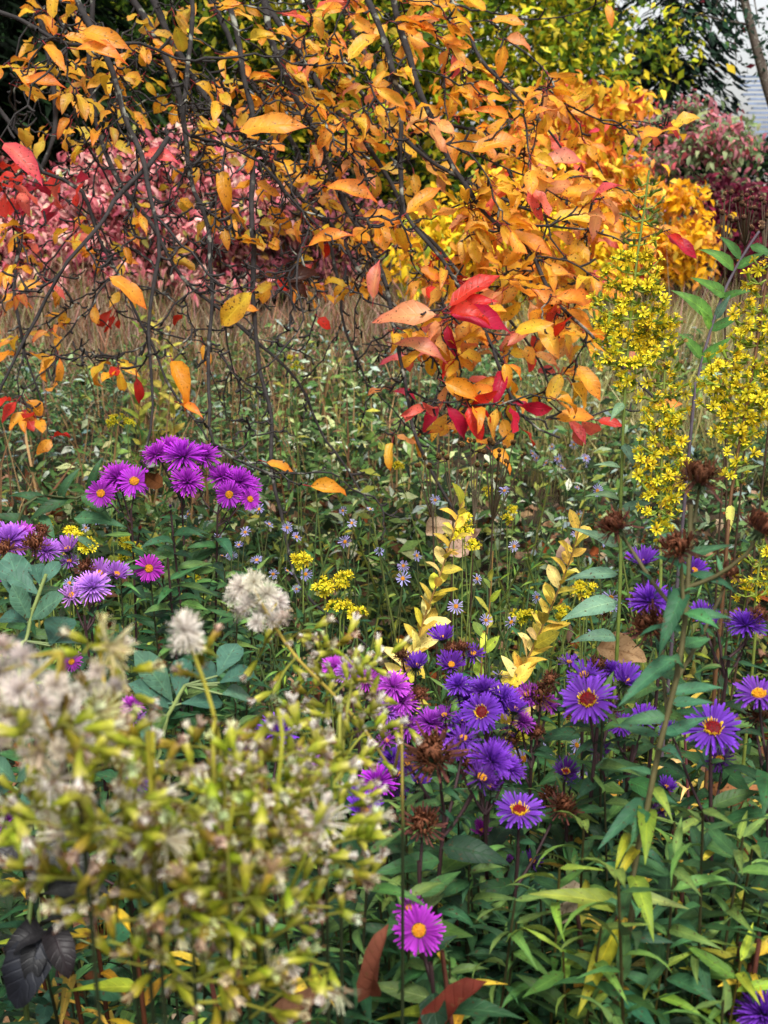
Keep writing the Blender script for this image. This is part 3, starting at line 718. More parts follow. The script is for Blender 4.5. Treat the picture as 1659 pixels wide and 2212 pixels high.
# leaves one can single out in the photograph: start, tip, width factor, colour
NAMED = [(165, 62, 262, 95, 2.15, 'D', 0), (125, 74, 195, 92, 2.15, 'O', 0), (150, 104, 262, 126, 2.15, 'O', 1), (92, 88, 132, 138, 2.15, 'O', 0), (113, 55, 117, -10, 2.15, 'Y', 0),
         (20, 140, 58, 178, 2.2, 'O', 0), (38, 178, 126, 182, 2.2, 'O', 1), (24, 182, 86, 206, 2.2, 'Y', 0), (0, 300, 80, 382, 2.1, 'K', 1), (505, 284, 642, 268, 2.3, 'O', 0),
         (745, 138, 802, 78, 2.3, 'Y', 0), (800, 182, 872, 228, 2.3, 'Y', 1), (553, 622, 488, 690, 2.1, 'Y', 4), (955, 680, 820, 688, 2.3, 'T', 0), (960, 668, 1064, 598, 2.3, 'R', 0),
         (958, 672, 1092, 708, 2.3, 'C', 1), (958, 672, 1060, 650, 2.32, 'R', 1), (960, 676, 1052, 690, 2.28, 'R', 3), (655, 534, 750, 506, 2.35, 'O', 1), (695, 400, 806, 428, 2.35, 'O', 1), (772, 466, 850, 472, 2.35, 'O', 0),
         (868, 468, 940, 410, 2.35, 'D', 0), (225, 588, 305, 652, 2.1, 'O', 0), (25, 628, 76, 614, 2.2, 'O', 0), (88, 600, 132, 636, 2.2, 'K', 0), (805, 658, 816, 572, 2.35, 'T', 1),
         (563, 995, 620, 1012, 2.2, 'O', 0), (658, 1048, 742, 1063, 2.2, 'O', 3), (368, 768, 402, 872, 2.2, 'D', 3), (380, 868, 426, 892, 2.2, 'O', 1), (294, 804, 300, 862, 2.3, 'R', 1),
         (1092, 790, 1070, 862, 2.4, 'C', 1), (964, 690, 982, 762, 2.4, 'C', 1), (1188, 906, 1272, 898, 2.4, 'O', 0), (1280, 906, 1332, 916, 2.45, 'R', 0), (1432, 502, 1496, 548, 2.5, 'C', 0),
         (1442, 500, 1470, 524, 2.5, 'R', 1), (1052, 44, 1120, 48, 2.7, 'O', 0), (1080, 84, 1142, 102, 2.7, 'T', 3), (1092, 86, 1080, 152, 2.7, 'O', 0), (960, 868, 1002, 942, 2.35, 'C', 1),
         (1008, 868, 1036, 946, 2.35, 'R', 1), (956, 868, 918, 922, 2.35, 'C', 0), (482, 358, 490, 446, 2.35, 'D', 3), (600, 612, 684, 588, 2.5, 'B', 3), (612, 600, 660, 640, 2.5, 'B', 3),
         (1100, 720, 1180, 700, 2.4, 'Y', 0), (1190, 640, 1280, 655, 2.4, 'O', 1), (1240, 780, 1290, 850, 2.45, 'O', 0), (840, 740, 956, 772, 2.35, 'T', 1), (950, 820, 1032, 862, 2.35, 'O', 3),
         (980, 740, 1040, 718, 2.4, 'Y', 0), (1165, 690, 1200, 760, 2.42, 'Y', 0), (1310, 1, 1320, 46, 2.9, 'O', 0), (1400, 880, 1460, 872, 2.5, 'O', 0), (1370, 740, 1355, 800, 2.5, 'T', 1),
         (1010, 330, 1110, 300, 2.5, 'O', 0), (1150, 360, 1260, 345, 2.6, 'T', 1), (1200, 420, 1296, 415, 2.6, 'O', 0), (1110, 260, 1040, 235, 2.5, 'O', 1), (960, 160, 1000, 140, 2.5, 'O', 1),
         (1180, 470, 1290, 470, 2.55, 'Y', 0), (1080, 500, 1180, 540, 2.5, 'O', 0), (1130, 600, 1230, 590, 2.5, 'Y', 1), (300, 330, 372, 345, 2.3, 'K', 1)]
for (x0, y0, x1, y1, d, ck, T) in NAMED:
    a_ = P(x0, y0, d); b_ = P(x1, y1, d + random.uniform(-.03, .03))
    if random.random() < .85: grow(a_)
    view = nrm(CAMP - a_); up = view * .85 + np.array([0, 0, .55]) + rng.normal(size=3) * .15
    add_leaf(a_, b_ - a_, up, np.linalg.norm(b_ - a_) * 1.06, jit(AUT[ck], .08), T)
NNAMED = len(LEAVES)

# clusters: region in the photograph, number of spur tips, leaves per spur, depth, leaf length in metres, palette
REG = [((860, 150, 1290, 420), 46, (3, 5), (2.35, 3.25), (.040, .064), dict(O=4, Y=4, T=1.2, D=1.6, K=.4)),
       ((1000, 380, 1320, 580), 46, (3, 5), (2.4, 3.1), (.042, .064), dict(O=4, Y=4.5, T=1.2, D=1, K=.5)),
       ((900, 560, 1300, 760), 38, (3, 5), (2.35, 3.0), (.042, .062), dict(O=4, Y=3.5, T=1.3, K=.9, R=.4)),
       ((830, 700, 1250, 950), 30, (2, 4), (2.3, 2.9), (.040, .060), dict(O=5, Y=2.5, T=1.5, K=1.0, R=.7, C=.4)),
       ((1120, 260, 1460, 540), 24, (2, 4), (2.6, 3.3), (.040, .06), dict(O=4, Y=4, K=.7, R=.3)),
       ((540, 60, 900, 300), 44, (2, 4), (2.4, 3.4), (.038, .062), dict(O=3.5, Y=3.5, G=2.4, D=3, T=.6, K=.3)),
       ((540, 280, 900, 520), 36, (2, 4), (2.4, 3.3), (.038, .062), dict(O=3.5, Y=3, G=2.4, D=3, T=.5)),
       ((260, 20, 560, 300), 30, (1, 3), (2.4, 3.4), (.036, .058), dict(Y=3, G=3.4, D=3, O=1.4)),
       ((240, 280, 560, 560), 22, (1, 3), (2.5, 3.3), (.036, .058), dict(Y=2.4, G=3.4, D=3, O=1)),
       ((0, 0, 260, 300), 22, (1, 3), (2.2, 3.1), (.04, .06), dict(Y=2.4, G=3, D=2, O=2)),
       ((0, 480, 280, 800), 30, (2, 4), (2.4, 3.2), (.036, .056), dict(O=4, Y=3.4, D=2, K=.8, R=.8)),
       ((0, 350, 190, 480), 12, (2, 3), (2.4, 2.9), (.045, .062), dict(R=5, C=2, K=1)),
       ((0, 820, 130, 950), 6, (2, 3), (2.5, 2.8), (.045, .055), dict(R=2, O=4)),
       ((600, -20, 1000, 120), 34, (2, 4), (2.5, 3.4), (.038, .062), dict(O=4, Y=3, D=2, T=1, K=.5)),
       ((900, 860, 1180, 980), 9, (1, 3), (2.3, 2.7), (.04, .055), dict(O=4, K=1.3, R=1)),
       ((380, 560, 800, 760), 10, (1, 2), (2.4, 3.0), (.036, .055), dict(O=3, R=2, Y=2)),
       ((40, 0, 560, 320), 44, (2, 3), (2.3, 3.4), (.036, .058), dict(Y=4, G=2.6, D=3, O=2.4)),
       ((400, 180, 900, 540), 40, (2, 3), (2.4, 3.3), (.038, .06), dict(Y=4, O=3, D=2, G=1.6, T=.5)),
       ((1180, 560, 1330, 760), 12, (2, 3), (2.5, 3.0), (.04, .058), dict(Y=3, O=4, T=1)),
       ((640, 500, 900, 640), 14, (2, 3), (2.5, 3.0), (.04, .06), dict(O=4, Y=3, R=.6))]
order = []
for (rc, n, (l0, l1), (d0, d1), (s0, s1), pal) in REG:
    for q in range(n):
        order.append((random.uniform(rc[0], rc[2]), random.uniform(rc[1], rc[3]), random.uniform(d0, d1), random.randint(l0, l1), s0, s1, pal))
order.sort(key=lambda o_: o_[1] + .3 * o_[0])
for (px, py, d, n, s0, s1, pal) in order:
    tip = P(px, py, d)
    path = grow(tip)
    t_ = nrm(path[-1] - path[-2])
    ks = list(pal); ws = [pal[k] for k in ks]; main = random.choices(ks, ws)[0]
    for q in range(n):
        out = np.array([random.uniform(-.6, 1.1), random.uniform(-.8, .5), random.uniform(-.6, .3)]) + t_ * .5
        if px < 300: out[0] = random.uniform(-.8, .8)
        ck = main if random.random() < .65 else random.choices(ks, ws)[0]
        up = np.array([0, -.40, .85]) + rng.normal(size=3) * .42
        add_leaf(tip - t_ * .012 * q, out, up, random.uniform(s0, s1) * (1.12 if px < 850 else 1.22), jit(mixc(AUT[ck], AUT[random.choice('YYOT')], random.uniform(0, .35)) if ck in 'YODGT' else AUT[ck], .16))
# bare twigs
for q in range(470):
    px = random.triangular(-20, 1050, 420); py = random.triangular(60, 1000, 350) if px < 900 else random.uniform(600, 1000)
    if px < 480 and py > 820: continue
    grow(P(px, py, random.uniform(2.25, 3.1)), .003)
for px, py in ((560, 940), (700, 1010), (760, 1050), (860, 1120), (1010, 1150), (820, 1170), (640, 940), (520, 900), (420, 780), (620, 780), (430, 920), (500, 950)):
    grow(P(px, py, 2.35), .003)
TWIGS.sort(key=lambda q: -q[0])
for L, mb in TWIGS[:290]: mb.obj('twig', M_BARK, TREE)
rest = MB()
for L, mb in TWIGS[290:]:
    for V_, C_, U_ in zip(mb.v, mb.c, mb.u): rest.v.append(V_); rest.c.append(C_); rest.u.append(U_)
    for F_ in mb.f4: rest.f4.append(F_ + rest.n)
    rest.n += mb.n
if rest.n: rest.obj('twigs', M_BARK, TREE, kind='stuff')
size_px = [(l[3] / max(.1, (l[0] - CAMP) @ FW)) for l in LEAVES]
rank = list(range(NNAMED)) + sorted(range(NNAMED, len(LEAVES)), key=lambda k: -size_px[k])
single = set(rank[:300]); rest = [MB() for _ in range(1)]
pet = MB()
for k, (p_, d_, u_, L, c_, T) in enumerate(LEAVES):
    R = frame_y(d_, u_)
    base = p_ + d_ * .012
    if k in single: part('leaf', ME_AUT[T], TREE, mat4(R, base, L) @ Matrix.Diagonal((random.uniform(.75, 1.05), 1, 1, 1)), c_)
    else: rest[0].scatter(T_AUT[T], base[None], R[None], np.array([L]), np.array([c_]))
    tube(pet, [p_ - d_ * .004, base + d_ * .004], .0011, .0009, S('#8a2a2e'), 4)
rest[0].obj('leaves', M_AUT, TREE, kind='stuff')
pet.obj('leaf_stalks', M_STEM, TREE, kind='stuff')

# ------------------------------------------------------------------ aster flowers
def petal_ring(mb, n, r0, L, w, el0, el1, bend, z0, seed, c0=(1, 1, 1), var=.16, gap=0.0, curl_tip=0.0):
    r = np.random.RandomState(seed)
    for k in range(n):
        if r.uniform() < gap: continue
        a = 2 * math.pi * (k + r.uniform(-.35, .35)) / n
        el = math.radians(r.uniform(el0, el1)); l = L * r.uniform(.72, 1.12); ww = w * r.uniform(.75, 1.2)
        rd = np.array([math.cos(a), math.sin(a), 0]); sd_ = np.array([-math.sin(a), math.cos(a), 0]); up = np.array([0, 0, 1.])
        tw = r.uniform(-.6, .6)
        V = []; pt = rd * r0 + up * z0; e = el
        st = [0, .35, .7, .93, 1.0]; wd = [.5, .95, 1.0, .75, .05]; prev = 0
        for s, q in zip(st, wd):
            pt = pt + (rd * math.cos(e) + up * math.sin(e)) * l * (s - prev); prev = s
            e = el + bend * s + curl_tip * s * s * r.uniform(.3, 1.4)
            nn = up * math.cos(e) - rd * math.sin(e)
            sv = sd_ * math.cos(tw) + nn * math.sin(tw)
            V += [pt - sv * ww * q / 2, pt + sv * ww * q / 2]
        col = np.array(c0) * (1 + r.uniform(-var, var))
        C = np.array([col * .78, col * .78, col * .95, col * .95, col * 1.1, col * 1.1, col * 1.5, col * 1.5, col * 1.9, col * 1.9])  # pale petal-tip highlights painted into the colour, brightening from base to tip
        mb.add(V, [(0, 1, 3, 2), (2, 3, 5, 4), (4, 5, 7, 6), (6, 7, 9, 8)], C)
def spikes(mb, n, rmin, rmax, zf, h, w, c, seed, tilt=.3, cvar=.25):
    r = np.random.RandomState(seed)
    for k in range(n):
        a = r.uniform(0, 2 * math.pi); rr = math.sqrt(r.uniform(rmin ** 2, rmax ** 2))
        b = np.array([math.cos(a) * rr, math.sin(a) * rr, zf(rr)])
        ax = nrm(np.array([math.cos(a) * rr * tilt * 3, math.sin(a) * rr * tilt * 3, 1]) + r.normal(size=3) * .12)
        R = frame_z(ax, r.uniform(0, 6)); hh = h * r.uniform(.7, 1.25)
        V = [b + R @ np.array([math.cos(q) * w, math.sin(q) * w, 0]) for q in (0, 2.1, 4.2)]
        V += [b + R @ np.array([math.cos(q) * w * .9, math.sin(q) * w * .9, hh]) for q in (0, 2.1, 4.2)] + [b + R @ np.array([0, 0, hh * 1.15])]
        cc = np.array(c) * (1 + r.uniform(-cvar, cvar))
        mb.add(V, [(0, 1, 4, 3), (1, 2, 5, 4), (2, 0, 3, 5)], cc); mb.f3.append(np.array([(3, 4, 6), (4, 5, 6), (5, 3, 6)]) + mb.n - 7)
def dome(mb, r, h, z0, c, seg=12, rings=4):
    V = []; F = []
    for i in range(rings + 1):
        t = i / rings * math.pi / 2
        for k in range(seg):
            a = 2 * math.pi * k / seg; V.append((math.cos(a) * r * math.cos(t) + 1e-5, math.sin(a) * r * math.cos(t), z0 + h * math.sin(t)))
    for i in range(rings):
        for k in range(seg): F.append((i * seg + k, i * seg + (k + 1) % seg, (i + 1) * seg + (k + 1) % seg, (i + 1) * seg + k))
    mb.add(V, F, c)
def make_petals(kind, seed):
    mb = MB()
    if kind == 'open':
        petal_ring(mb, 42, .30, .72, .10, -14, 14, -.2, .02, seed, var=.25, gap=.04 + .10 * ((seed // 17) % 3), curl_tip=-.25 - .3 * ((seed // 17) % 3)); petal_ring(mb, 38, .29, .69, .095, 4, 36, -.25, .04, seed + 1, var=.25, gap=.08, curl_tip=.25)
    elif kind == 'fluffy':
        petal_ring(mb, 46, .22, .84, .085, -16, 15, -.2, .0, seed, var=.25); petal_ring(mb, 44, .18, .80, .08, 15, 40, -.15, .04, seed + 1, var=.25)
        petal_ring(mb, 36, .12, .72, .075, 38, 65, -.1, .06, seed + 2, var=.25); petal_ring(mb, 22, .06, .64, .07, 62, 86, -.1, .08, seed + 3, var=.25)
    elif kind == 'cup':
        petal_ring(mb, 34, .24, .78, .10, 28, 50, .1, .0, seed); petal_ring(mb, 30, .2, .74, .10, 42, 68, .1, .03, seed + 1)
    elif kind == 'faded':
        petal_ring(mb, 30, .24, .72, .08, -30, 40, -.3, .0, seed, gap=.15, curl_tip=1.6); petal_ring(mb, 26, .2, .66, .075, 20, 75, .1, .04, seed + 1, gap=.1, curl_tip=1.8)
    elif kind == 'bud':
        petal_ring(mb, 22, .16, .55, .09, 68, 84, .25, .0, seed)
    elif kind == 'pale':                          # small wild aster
        petal_ring(mb, 15, .2, .82, .13, 0, 18, -.1, .02, seed, gap=.08)
    return mb.mesh('petals', M_PETAL)
def make_dead(seed):
    mb = MB(); petal_ring(mb, 44, .18, .55, .075, 5, 95, .4, .0, seed, c0=S('#7a4c36'), var=.5, curl_tip=2.4)
    petal_ring(mb, 26, .22, .6, .07, -40, 40, -.5, .02, seed + 5, c0=S('#5c3630'), var=.45, curl_tip=2)
    spikes(mb, 40, 0, .35, lambda r_: .12, .28, .03, S('#5c3420'), seed + 9)
    return mb.mesh('withered_petals', M_DEAD)
def make_disc(kind, seed):
    mb = MB()
    if kind == 'red':
        dome(mb, .31, .10, .02, S('#5c0a14'))
        spikes(mb, 110, 0, .27, lambda r_: .10 - .5 * r_ * r_, .05, .02, S('#8c0f1c'), seed)
        spikes(mb, 46, .26, .35, lambda r_: .05, .16, .02, S('#f6c822'), seed + 1, .25)
    else:
        dome(mb, .28, .10, .02, S('#b8741a'))
        spikes(mb, 110, 0, .27, lambda r_: .09 - .4 * r_ * r_, .07, .02, S('#e6a61c'), seed)
    return mb.mesh('disc', M_DISC)
def make_cup(seed, h=.42):
    """Green bracts under the petals: a cup with recurved hairy tips."""
    mb = MB(); r = np.random.RandomState(seed)
    V = []; F = []; seg = 12
    for i, (rr, z) in enumerate(((.05, -h), (.17, -h * .8), (.26, -h * .35), (.27, .02))):
        for k in range(seg): a = 2 * math.pi * k / seg; V.append((math.cos(a) * rr, math.sin(a) * rr, z))
    for i in range(3):
        for k in range(seg): F.append((i * seg + k, i * seg + (k + 1) % seg, (i + 1) * seg + (k + 1) % seg, (i + 1) * seg + k))
    mb.add(V, F, S('#37452a'))
    petal_ring(mb, 16, .2, .34, .06, -50, 10, -.9, -h * .4, seed, c0=S('#4a5a34'), var=.3)
    petal_ring(mb, 14, .15, .3, .06, -60, 0, -.6, -h * .75, seed + 1, c0=S('#3f4f30'), var=.3)
    return mb.mesh('flower', M_LEAF)
PET = {k: [make_petals(k, 100 + 17 * q + h) for q in range(3)] for h, k in enumerate(('open', 'fluffy', 'cup', 'faded', 'bud', 'pale'))}
DEAD = [make_dead(300 + 11 * q) for q in range(3)]
DISC = {k: [make_disc(k, 400 + 9 * q) for q in range(2)] for k in ('red', 'gold')}
CUP = [make_cup(500 + 7 * q) for q in range(2)]
MAG, VIO, LIL, PNK, PUR = S('#a630b6'), S('#7036b0'), S('#a868c8'), S('#b444bc'), S('#522276')

def flower(root, pos, n, kind, rad, col, disc='gold', label=None):
    """Flower head: bract cup (part) with petals and disc as sub-parts."""
    R = frame_z(n, random.uniform(0, 6.28)); rad = rad * (1.1 if kind == 'dead' else 1.18 if kind in ('fluffy', 'cup', 'faded') else 1.0)
    f = part('flower', random.choice(CUP), root, mat4(R, pos, rad))
    if label: f['label'] = label
    if kind == 'dead':
        q = part('withered_petals', random.choice(DEAD), f, mat4(R, pos, rad * random.uniform(1.45, 1.7)), jit((1, 1, 1), .2)); q['kind'] = 'stuff'
        f['label'] = 'withered brown flower head'
        return f
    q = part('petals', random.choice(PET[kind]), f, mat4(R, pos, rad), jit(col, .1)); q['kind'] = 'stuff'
    if kind in ('open', 'pale', 'cup', 'faded'): part('disc', random.choice(DISC[disc]), f, mat4(R, pos, rad * (.95 if kind in ('open', 'pale') else .7)))
    return f

# lance-shaped aster leaves
G_ED, G_RB, G_TP = (1, 1, 1), (1.5, 1.35, 1.3), (.95, .9, .9)
T_AST = [leaf_t(.25, 'lance', 6, .25, .35, wave=.10, seed=61, edge=G_ED, rib=G_RB), leaf_t(.28, 'lance', 6, .3, .7, wave=.12, seed=62, edge=G_ED, rib=G_RB, twist=.3),
         leaf_t(.22, 'lance', 6, .2, 1.0, wave=.08, seed=63, edge=G_ED, rib=G_RB, twist=-.3), leaf_t(.26, 'lance', 6, .15, .1, wave=.1, seed=64, edge=G_ED, rib=G_RB)]
def leaf_meshes(Ts, mat):
    out = []
    for T in Ts:
        w = MB(); w.add(*T); out.append(w.mesh('leaf', mat))
    return out
ME_AST = leaf_meshes(T_AST, M_LEAF)
GREENS = [S('#284a2c'), S('#325a34'), S('#436a38'), S('#223e2a'), S('#54743c'), S('#2e563a')]
STEMC, STEMR = S('#4a5230'), S('#3d2a2c')

def stem_leaves(root, path, meshes, L0, L1, gap, cols, start=.15, spread=1.0, droop=.15, phase=None, limit=80, end=.97, wscale=1.0):
    """Leaves in a spiral up a stem; L0 length low down, L1 at the top."""
    seg = np.linalg.norm(np.diff(path, axis=0), axis=1); s = np.concatenate([[0], np.cumsum(seg)]); tot = s[-1]
    start = max(start, end - limit * gap * 1.02 / tot)
    a = random.uniform(0, 6.28) if phase is None else phase; x = start * tot; k = 0
    while x < end * tot and k < limit:
        q = int(np.searchsorted(s, x)); q = min(max(q, 1), len(path) - 1)
        f = (x - s[q - 1]) / (seg[q - 1] + 1e-9); pt = path[q - 1] + (path[q] - path[q - 1]) * f
        t_ = nrm(path[q] - path[q - 1]); e1 = nrm(np.cross(t_, (.3, .9, .1))); e2 = np.cross(t_, e1)
        out = e1 * math.cos(a) + e2 * math.sin(a)
        d = nrm(out * spread + t_ * random.uniform(.15, .75) + np.array([0, 0, -droop]) + rng.normal(size=3) * .12)
        L = (L0 + (L1 - L0) * (x / tot)) * random.uniform(.75, 1.2)
        up = t_ * .6 + np.array([0, -.6, .5]) + rng.normal(size=3) * .2
        M = mat4(frame_y(d, up, random.uniform(-.3, .3)), pt, L)
        if wscale != 1: M = M @ Matrix.Diagonal((wscale, 1, 1, 1))
        c_ = cols(x / tot) if callable(cols) else random.choice(cols)
        part('leaf', random.choice(meshes), root, M @ Matrix.Diagonal((random.uniform(.75, 1.15), 1, 1, 1)), jit(c_, .28, .12))
        a += 2.4 + random.uniform(-.35, .35); x += gap * random.uniform(.7, 1.35); k += 1

def ground_pt(x, y): return np.array([x, y, float(ground_z(x, y)) - .01])
def aster(label, name, flowers, top, d, base_off=(0, 0), leafL=(.055, .03), gap=.0105, group=None, start=.35, cols=None, r=.0020, way=None, stemcol=None, limit=70, brl=True):
    """An aster: one main stem, a branch and a small spray of leaves for each flower head.
    flowers: (x, y, kind, diameter in photograph units, colour, facing, disc, depth offset)"""
    tip = P(top[0], top[1], d); base = ground_pt(tip[0] + base_off[0], tip[1] + base_off[1])
    root = thing(name, label, 'aster', base, group)
    mid = [P(*w_) for w_ in way] if way else [base + (tip - base) * .5 + [random.uniform(-.03, .03), random.uniform(-.02, .02), 0]]
    path = smooth_path([base] + mid + [tip], step=.02)
    sc_ = stemcol or STEMR; mb = MB(); tube(mb, path, r * 1.5, r * .8, sc_, 6)
    cols = cols or GREENS
    stem_leaves(root, path, ME_AST, leafL[0] * 1.35, leafL[1] * 1.75, gap, cols, start=start, limit=limit, droop=.45, wscale=1.3)
    for (fx, fy, kind, dia, col, face, disc, dd) in flowers:
        fd = d + dd; fp = P(fx, fy, fd); rad = dia * SPX * fd / 2
        view = nrm(CAMP - fp); face = face * (.6 if kind in ('fluffy', 'cup', 'faded') else 1); n = nrm(np.array([0, 0, 1.]) * (1 - face) + view * face * 1.15 + RT * ((fx - top[0]) / 260.) + rng.normal(size=3) * .10)
        foot = fp - n * rad * .42
        # branch leaves the main stem below the flower
        cand = path[len(path) // 3:]
        cost = np.linalg.norm(cand - foot, axis=1) + np.clip(cand[:, 2] - (foot[2] - .03), 0, None) * 4
        b = cand[int(np.argmin(cost + np.clip(foot[2] - cand[:, 2], 0, .08) * -.6))]
        bp_ = smooth_path([b, b + (foot - b) * .5 + [0, 0, -.004] - n * .006, foot - n * .012, foot], step=.012)
        tube(mb, bp_, r * .75, r * .55, sc_, 5)
        if brl and len(bp_) > 3: stem_leaves(root, bp_, ME_AST, leafL[1] * 1.1, leafL[1] * .5, .012, cols, start=.2, limit=8, droop=.3, wscale=1.2)
        flower(root, fp, n, kind, rad, col, disc)
    mb.obj('stem', M_STEM, root)
    return root
F_, O_, C_, D_, W_, B_ = 'fluffy', 'open', 'cup', 'dead', 'faded', 'bud'
# far clump with magenta heads
aster('tall aster bearing a dome of magenta heads above the low meadow', 'magenta_aster',
      [(338, 982, F_, 62, MAG, .35, 'gold', .02), (365, 968, F_, 58, MAG, .3, 'gold', .05), (395, 985, F_, 84, MAG, .45, 'gold', 0), (440, 985, F_, 62, MAG, .4, 'gold', .03), (405, 1040, F_, 68, MAG, .75, 'red', -.02)],
      (392, 1075), 1.75, leafL=(.05, .03), start=.45)
aster('aster with magenta heads leaning left beside the tallest magenta aster', 'magenta_aster',
      [(255, 1032, F_, 72, MAG, .4, 'gold', .02), (290, 1040, O_, 76, MAG, .6, 'gold', 0), (218, 1066, O_, 66, MAG, .85, 'gold', -.02), (238, 1045, F_, 50, MAG, .3, 'gold', .05), (302, 1142, B_, 26, S('#8a1420'), .4, 'red', 0)],
      (283, 1100), 1.72, base_off=(.06, .02), leafL=(.045, .028), start=.5)
aster('aster with magenta heads leaning right beside the tallest magenta aster', 'magenta_aster',
      [(480, 1030, F_, 62, MAG, .35, 'gold', .03), (515, 1040, F_, 66, MAG, .4, 'gold', .03), (532, 1050, F_, 58, MAG, .4, 'gold', .05), (495, 1068, O_, 62, MAG, .95, 'gold', -.02), (540, 1078, O_, 50, MAG, .75, 'gold', .02), (432, 1058, B_, 24, PUR, .4, 'gold', 0)],
      (470, 1110), 1.76, base_off=(-.09, .02), leafL=(.045, .028), start=.5)
aster('aster with a single bright magenta head and orange eye at mid height', 'magenta_aster',
      [(322, 1228, O_, 66, S('#b52fb4'), 1.0, 'gold', 0), (352, 1248, B_, 24, S('#7a1428'), .5, 'gold', 0)], (362, 1205), 1.62, leafL=(.05, .03), start=.45, gap=.011)
aster('leafy dark-stemmed aster below the magenta clump', 'magenta_aster', [(368, 1095, B_, 22, PUR, .3, 'gold', 0)], (370, 1115), 1.68, leafL=(.055, .032), gap=.010, start=.45)
# lilac asters at the left edge
aster('lilac-pink aster with withered heads at the left edge', 'lilac_aster',
      [(20, 1168, F_, 88, LIL, .45, 'gold', 0), (48, 1160, F_, 70, PNK, .4, 'gold', .03), (75, 1178, D_, 62, LIL, .3, 'gold', -.03), (100, 1190, F_, 60, LIL, .4, 'gold', .02), (8, 1190, D_, 50, LIL, .3, 'gold', -.04), (90, 1150, D_, 44, LIL, .3, 'gold', .03), (10, 1240, W_, 50, PNK, .5, 'gold', 0)],
      (52, 1230), 1.42, leafL=(.045, .026), start=.5)
aster('lilac aster with cupped heads beside the small yellow goldenrod', 'lilac_aster',
      [(146, 1186, C_, 62, LIL, .5, 'gold', 0), (150, 1212, W_, 46, LIL, .4, 'gold', 0), (185, 1228, D_, 46, LIL, .4, 'gold', -.02), (215, 1238, C_, 58, LIL, .5, 'gold', 0), (252, 1240, C_, 58, LIL, .55, 'gold', 0)],
      (190, 1275), 1.48, leafL=(.045, .026), start=.5)
aster('low pale lilac aster with ragged double heads', 'lilac_aster',
      [(154, 1286, W_, 62, S('#c288dc'), .7, 'gold', 0), (200, 1268, F_, 74, S('#bd7fdc'), .55, 'gold', .01), (215, 1300, B_, 24, PNK, .4, 'gold', 0)], (182, 1330), 1.42, leafL=(.045, .026), start=.5)
# violet asters in the middle
aster('violet aster with cupped and withered heads in front of the yellow stem', 'violet_aster',
      [(957, 1378, C_, 62, VIO, .4, 'gold', .01), (975, 1436, C_, 66, VIO, .6, 'gold', -.01), (1022, 1412, W_, 58, VIO, .4, 'gold', .02), (975, 1405, D_, 46, VIO, .3, 'gold', 0), (1000, 1402, D_, 40, VIO, .3, 'gold', .01)],
      (985, 1478), 1.32, leafL=(.04, .025), start=.5)
aster('violet aster seen from the side next to a withered brown head', 'violet_aster', [(898, 1438, C_, 64, VIO, .25, 'gold', 0), (868, 1418, D_, 42, VIO, .4, 'gold', 0), (797, 1445, D_, 36, VIO, .4, 'gold', .02)], (893, 1490), 1.3, leafL=(.04, .025), start=.5)
aster('clustered violet aster with a gold-rimmed red eye in the centre', 'violet_aster',
      [(1040, 1538, O_, 92, VIO, .75, 'red', -.02), (1045, 1492, F_, 72, VIO, .4, 'gold', .02), (1085, 1512, F_, 74, VIO, .45, 'gold', .02), (1112, 1532, C_, 64, VIO, .5, 'gold', .01), (1010, 1510, F_, 58, VIO, .4, 'gold', .03)],
      (1055, 1580), 1.12, leafL=(.045, .028), start=.5)
aster('aster with the large violet daisy head and dark red eye', 'violet_aster',
      [(1270, 1512, O_, 126, S('#7c40be'), .52, 'red', -.02), (1262, 1458, W_, 84, VIO, .35, 'gold', .05), (1352, 1470, C_, 78, VIO, .35, 'gold', .05)], (1290, 1572), 1.02, leafL=(.05, .032), start=.45, gap=.013)
aster('aster with two small red-eyed violet heads beside the largest daisy', 'violet_aster',
      [(1392, 1556, C_, 68, VIO, .5, 'gold', 0), (1342, 1566, O_, 70, VIO, .25, 'gold', .02), (1312, 1540, D_, 58, PUR, .4, 'gold', .03)], (1368, 1610), 1.06, leafL=(.05, .03), start=.45)
aster('aster with a half-turned violet daisy head near the right edge', 'violet_aster',
      [(1540, 1574, O_, 128, S('#743ab8'), .58, 'red', 0), (1445, 1580, C_, 46, VIO, .3, 'gold', .06), (1555, 1640, W_, 74, PUR, .4, 'gold', .05)], (1535, 1650), .98, base_off=(.05, .05), leafL=(.05, .032), start=.45, gap=.012)
aster('aster with a side-on violet head cut by the right edge', 'violet_aster',
      [(1640, 1500, O_, 116, S('#7e42ba'), .2, 'gold', 0), (1640, 1545, D_, 60, PUR, .4, 'gold', .02)], (1660, 1600), .98, leafL=(.05, .03), start=.45)
aster('aster with a side-on violet head low in the centre', 'violet_aster',
      [(1122, 1752, O_, 112, S('#7c40be'), .12, 'red', 0), (1215, 1745, D_, 62, PUR, .4, 'gold', .03)], (1120, 1830), .98, leafL=(.05, .032), start=.4, gap=.012)
aster('aster with ragged violet heads beside the blurred seed heads', 'violet_aster',
      [(788, 1752, C_, 82, VIO, .45, 'gold', 0), (815, 1690, F_, 78, MAG, .4, 'gold', .02), (858, 1672, C_, 70, PUR, .4, 'gold', .03), (780, 1712, W_, 58, VIO, .4, 'gold', .02)], (830, 1800), 1.02, leafL=(.045, .03), start=.45)
aster('aster topped by a big withered brown head in the centre', 'withered_aster',
      [(938, 1632, D_, 110, PUR, .45, 'gold', -.04), (1040, 1680, W_, 92, PUR, .5, 'gold', 0), (1062, 1642, F_, 88, VIO, .5, 'gold', .02), (1000, 1595, W_, 80, VIO, .4, 'gold', .04), (880, 1650, W_, 60, PUR, .4, 'gold', 0)], (960, 1760), .92, leafL=(.045, .03), start=.4)
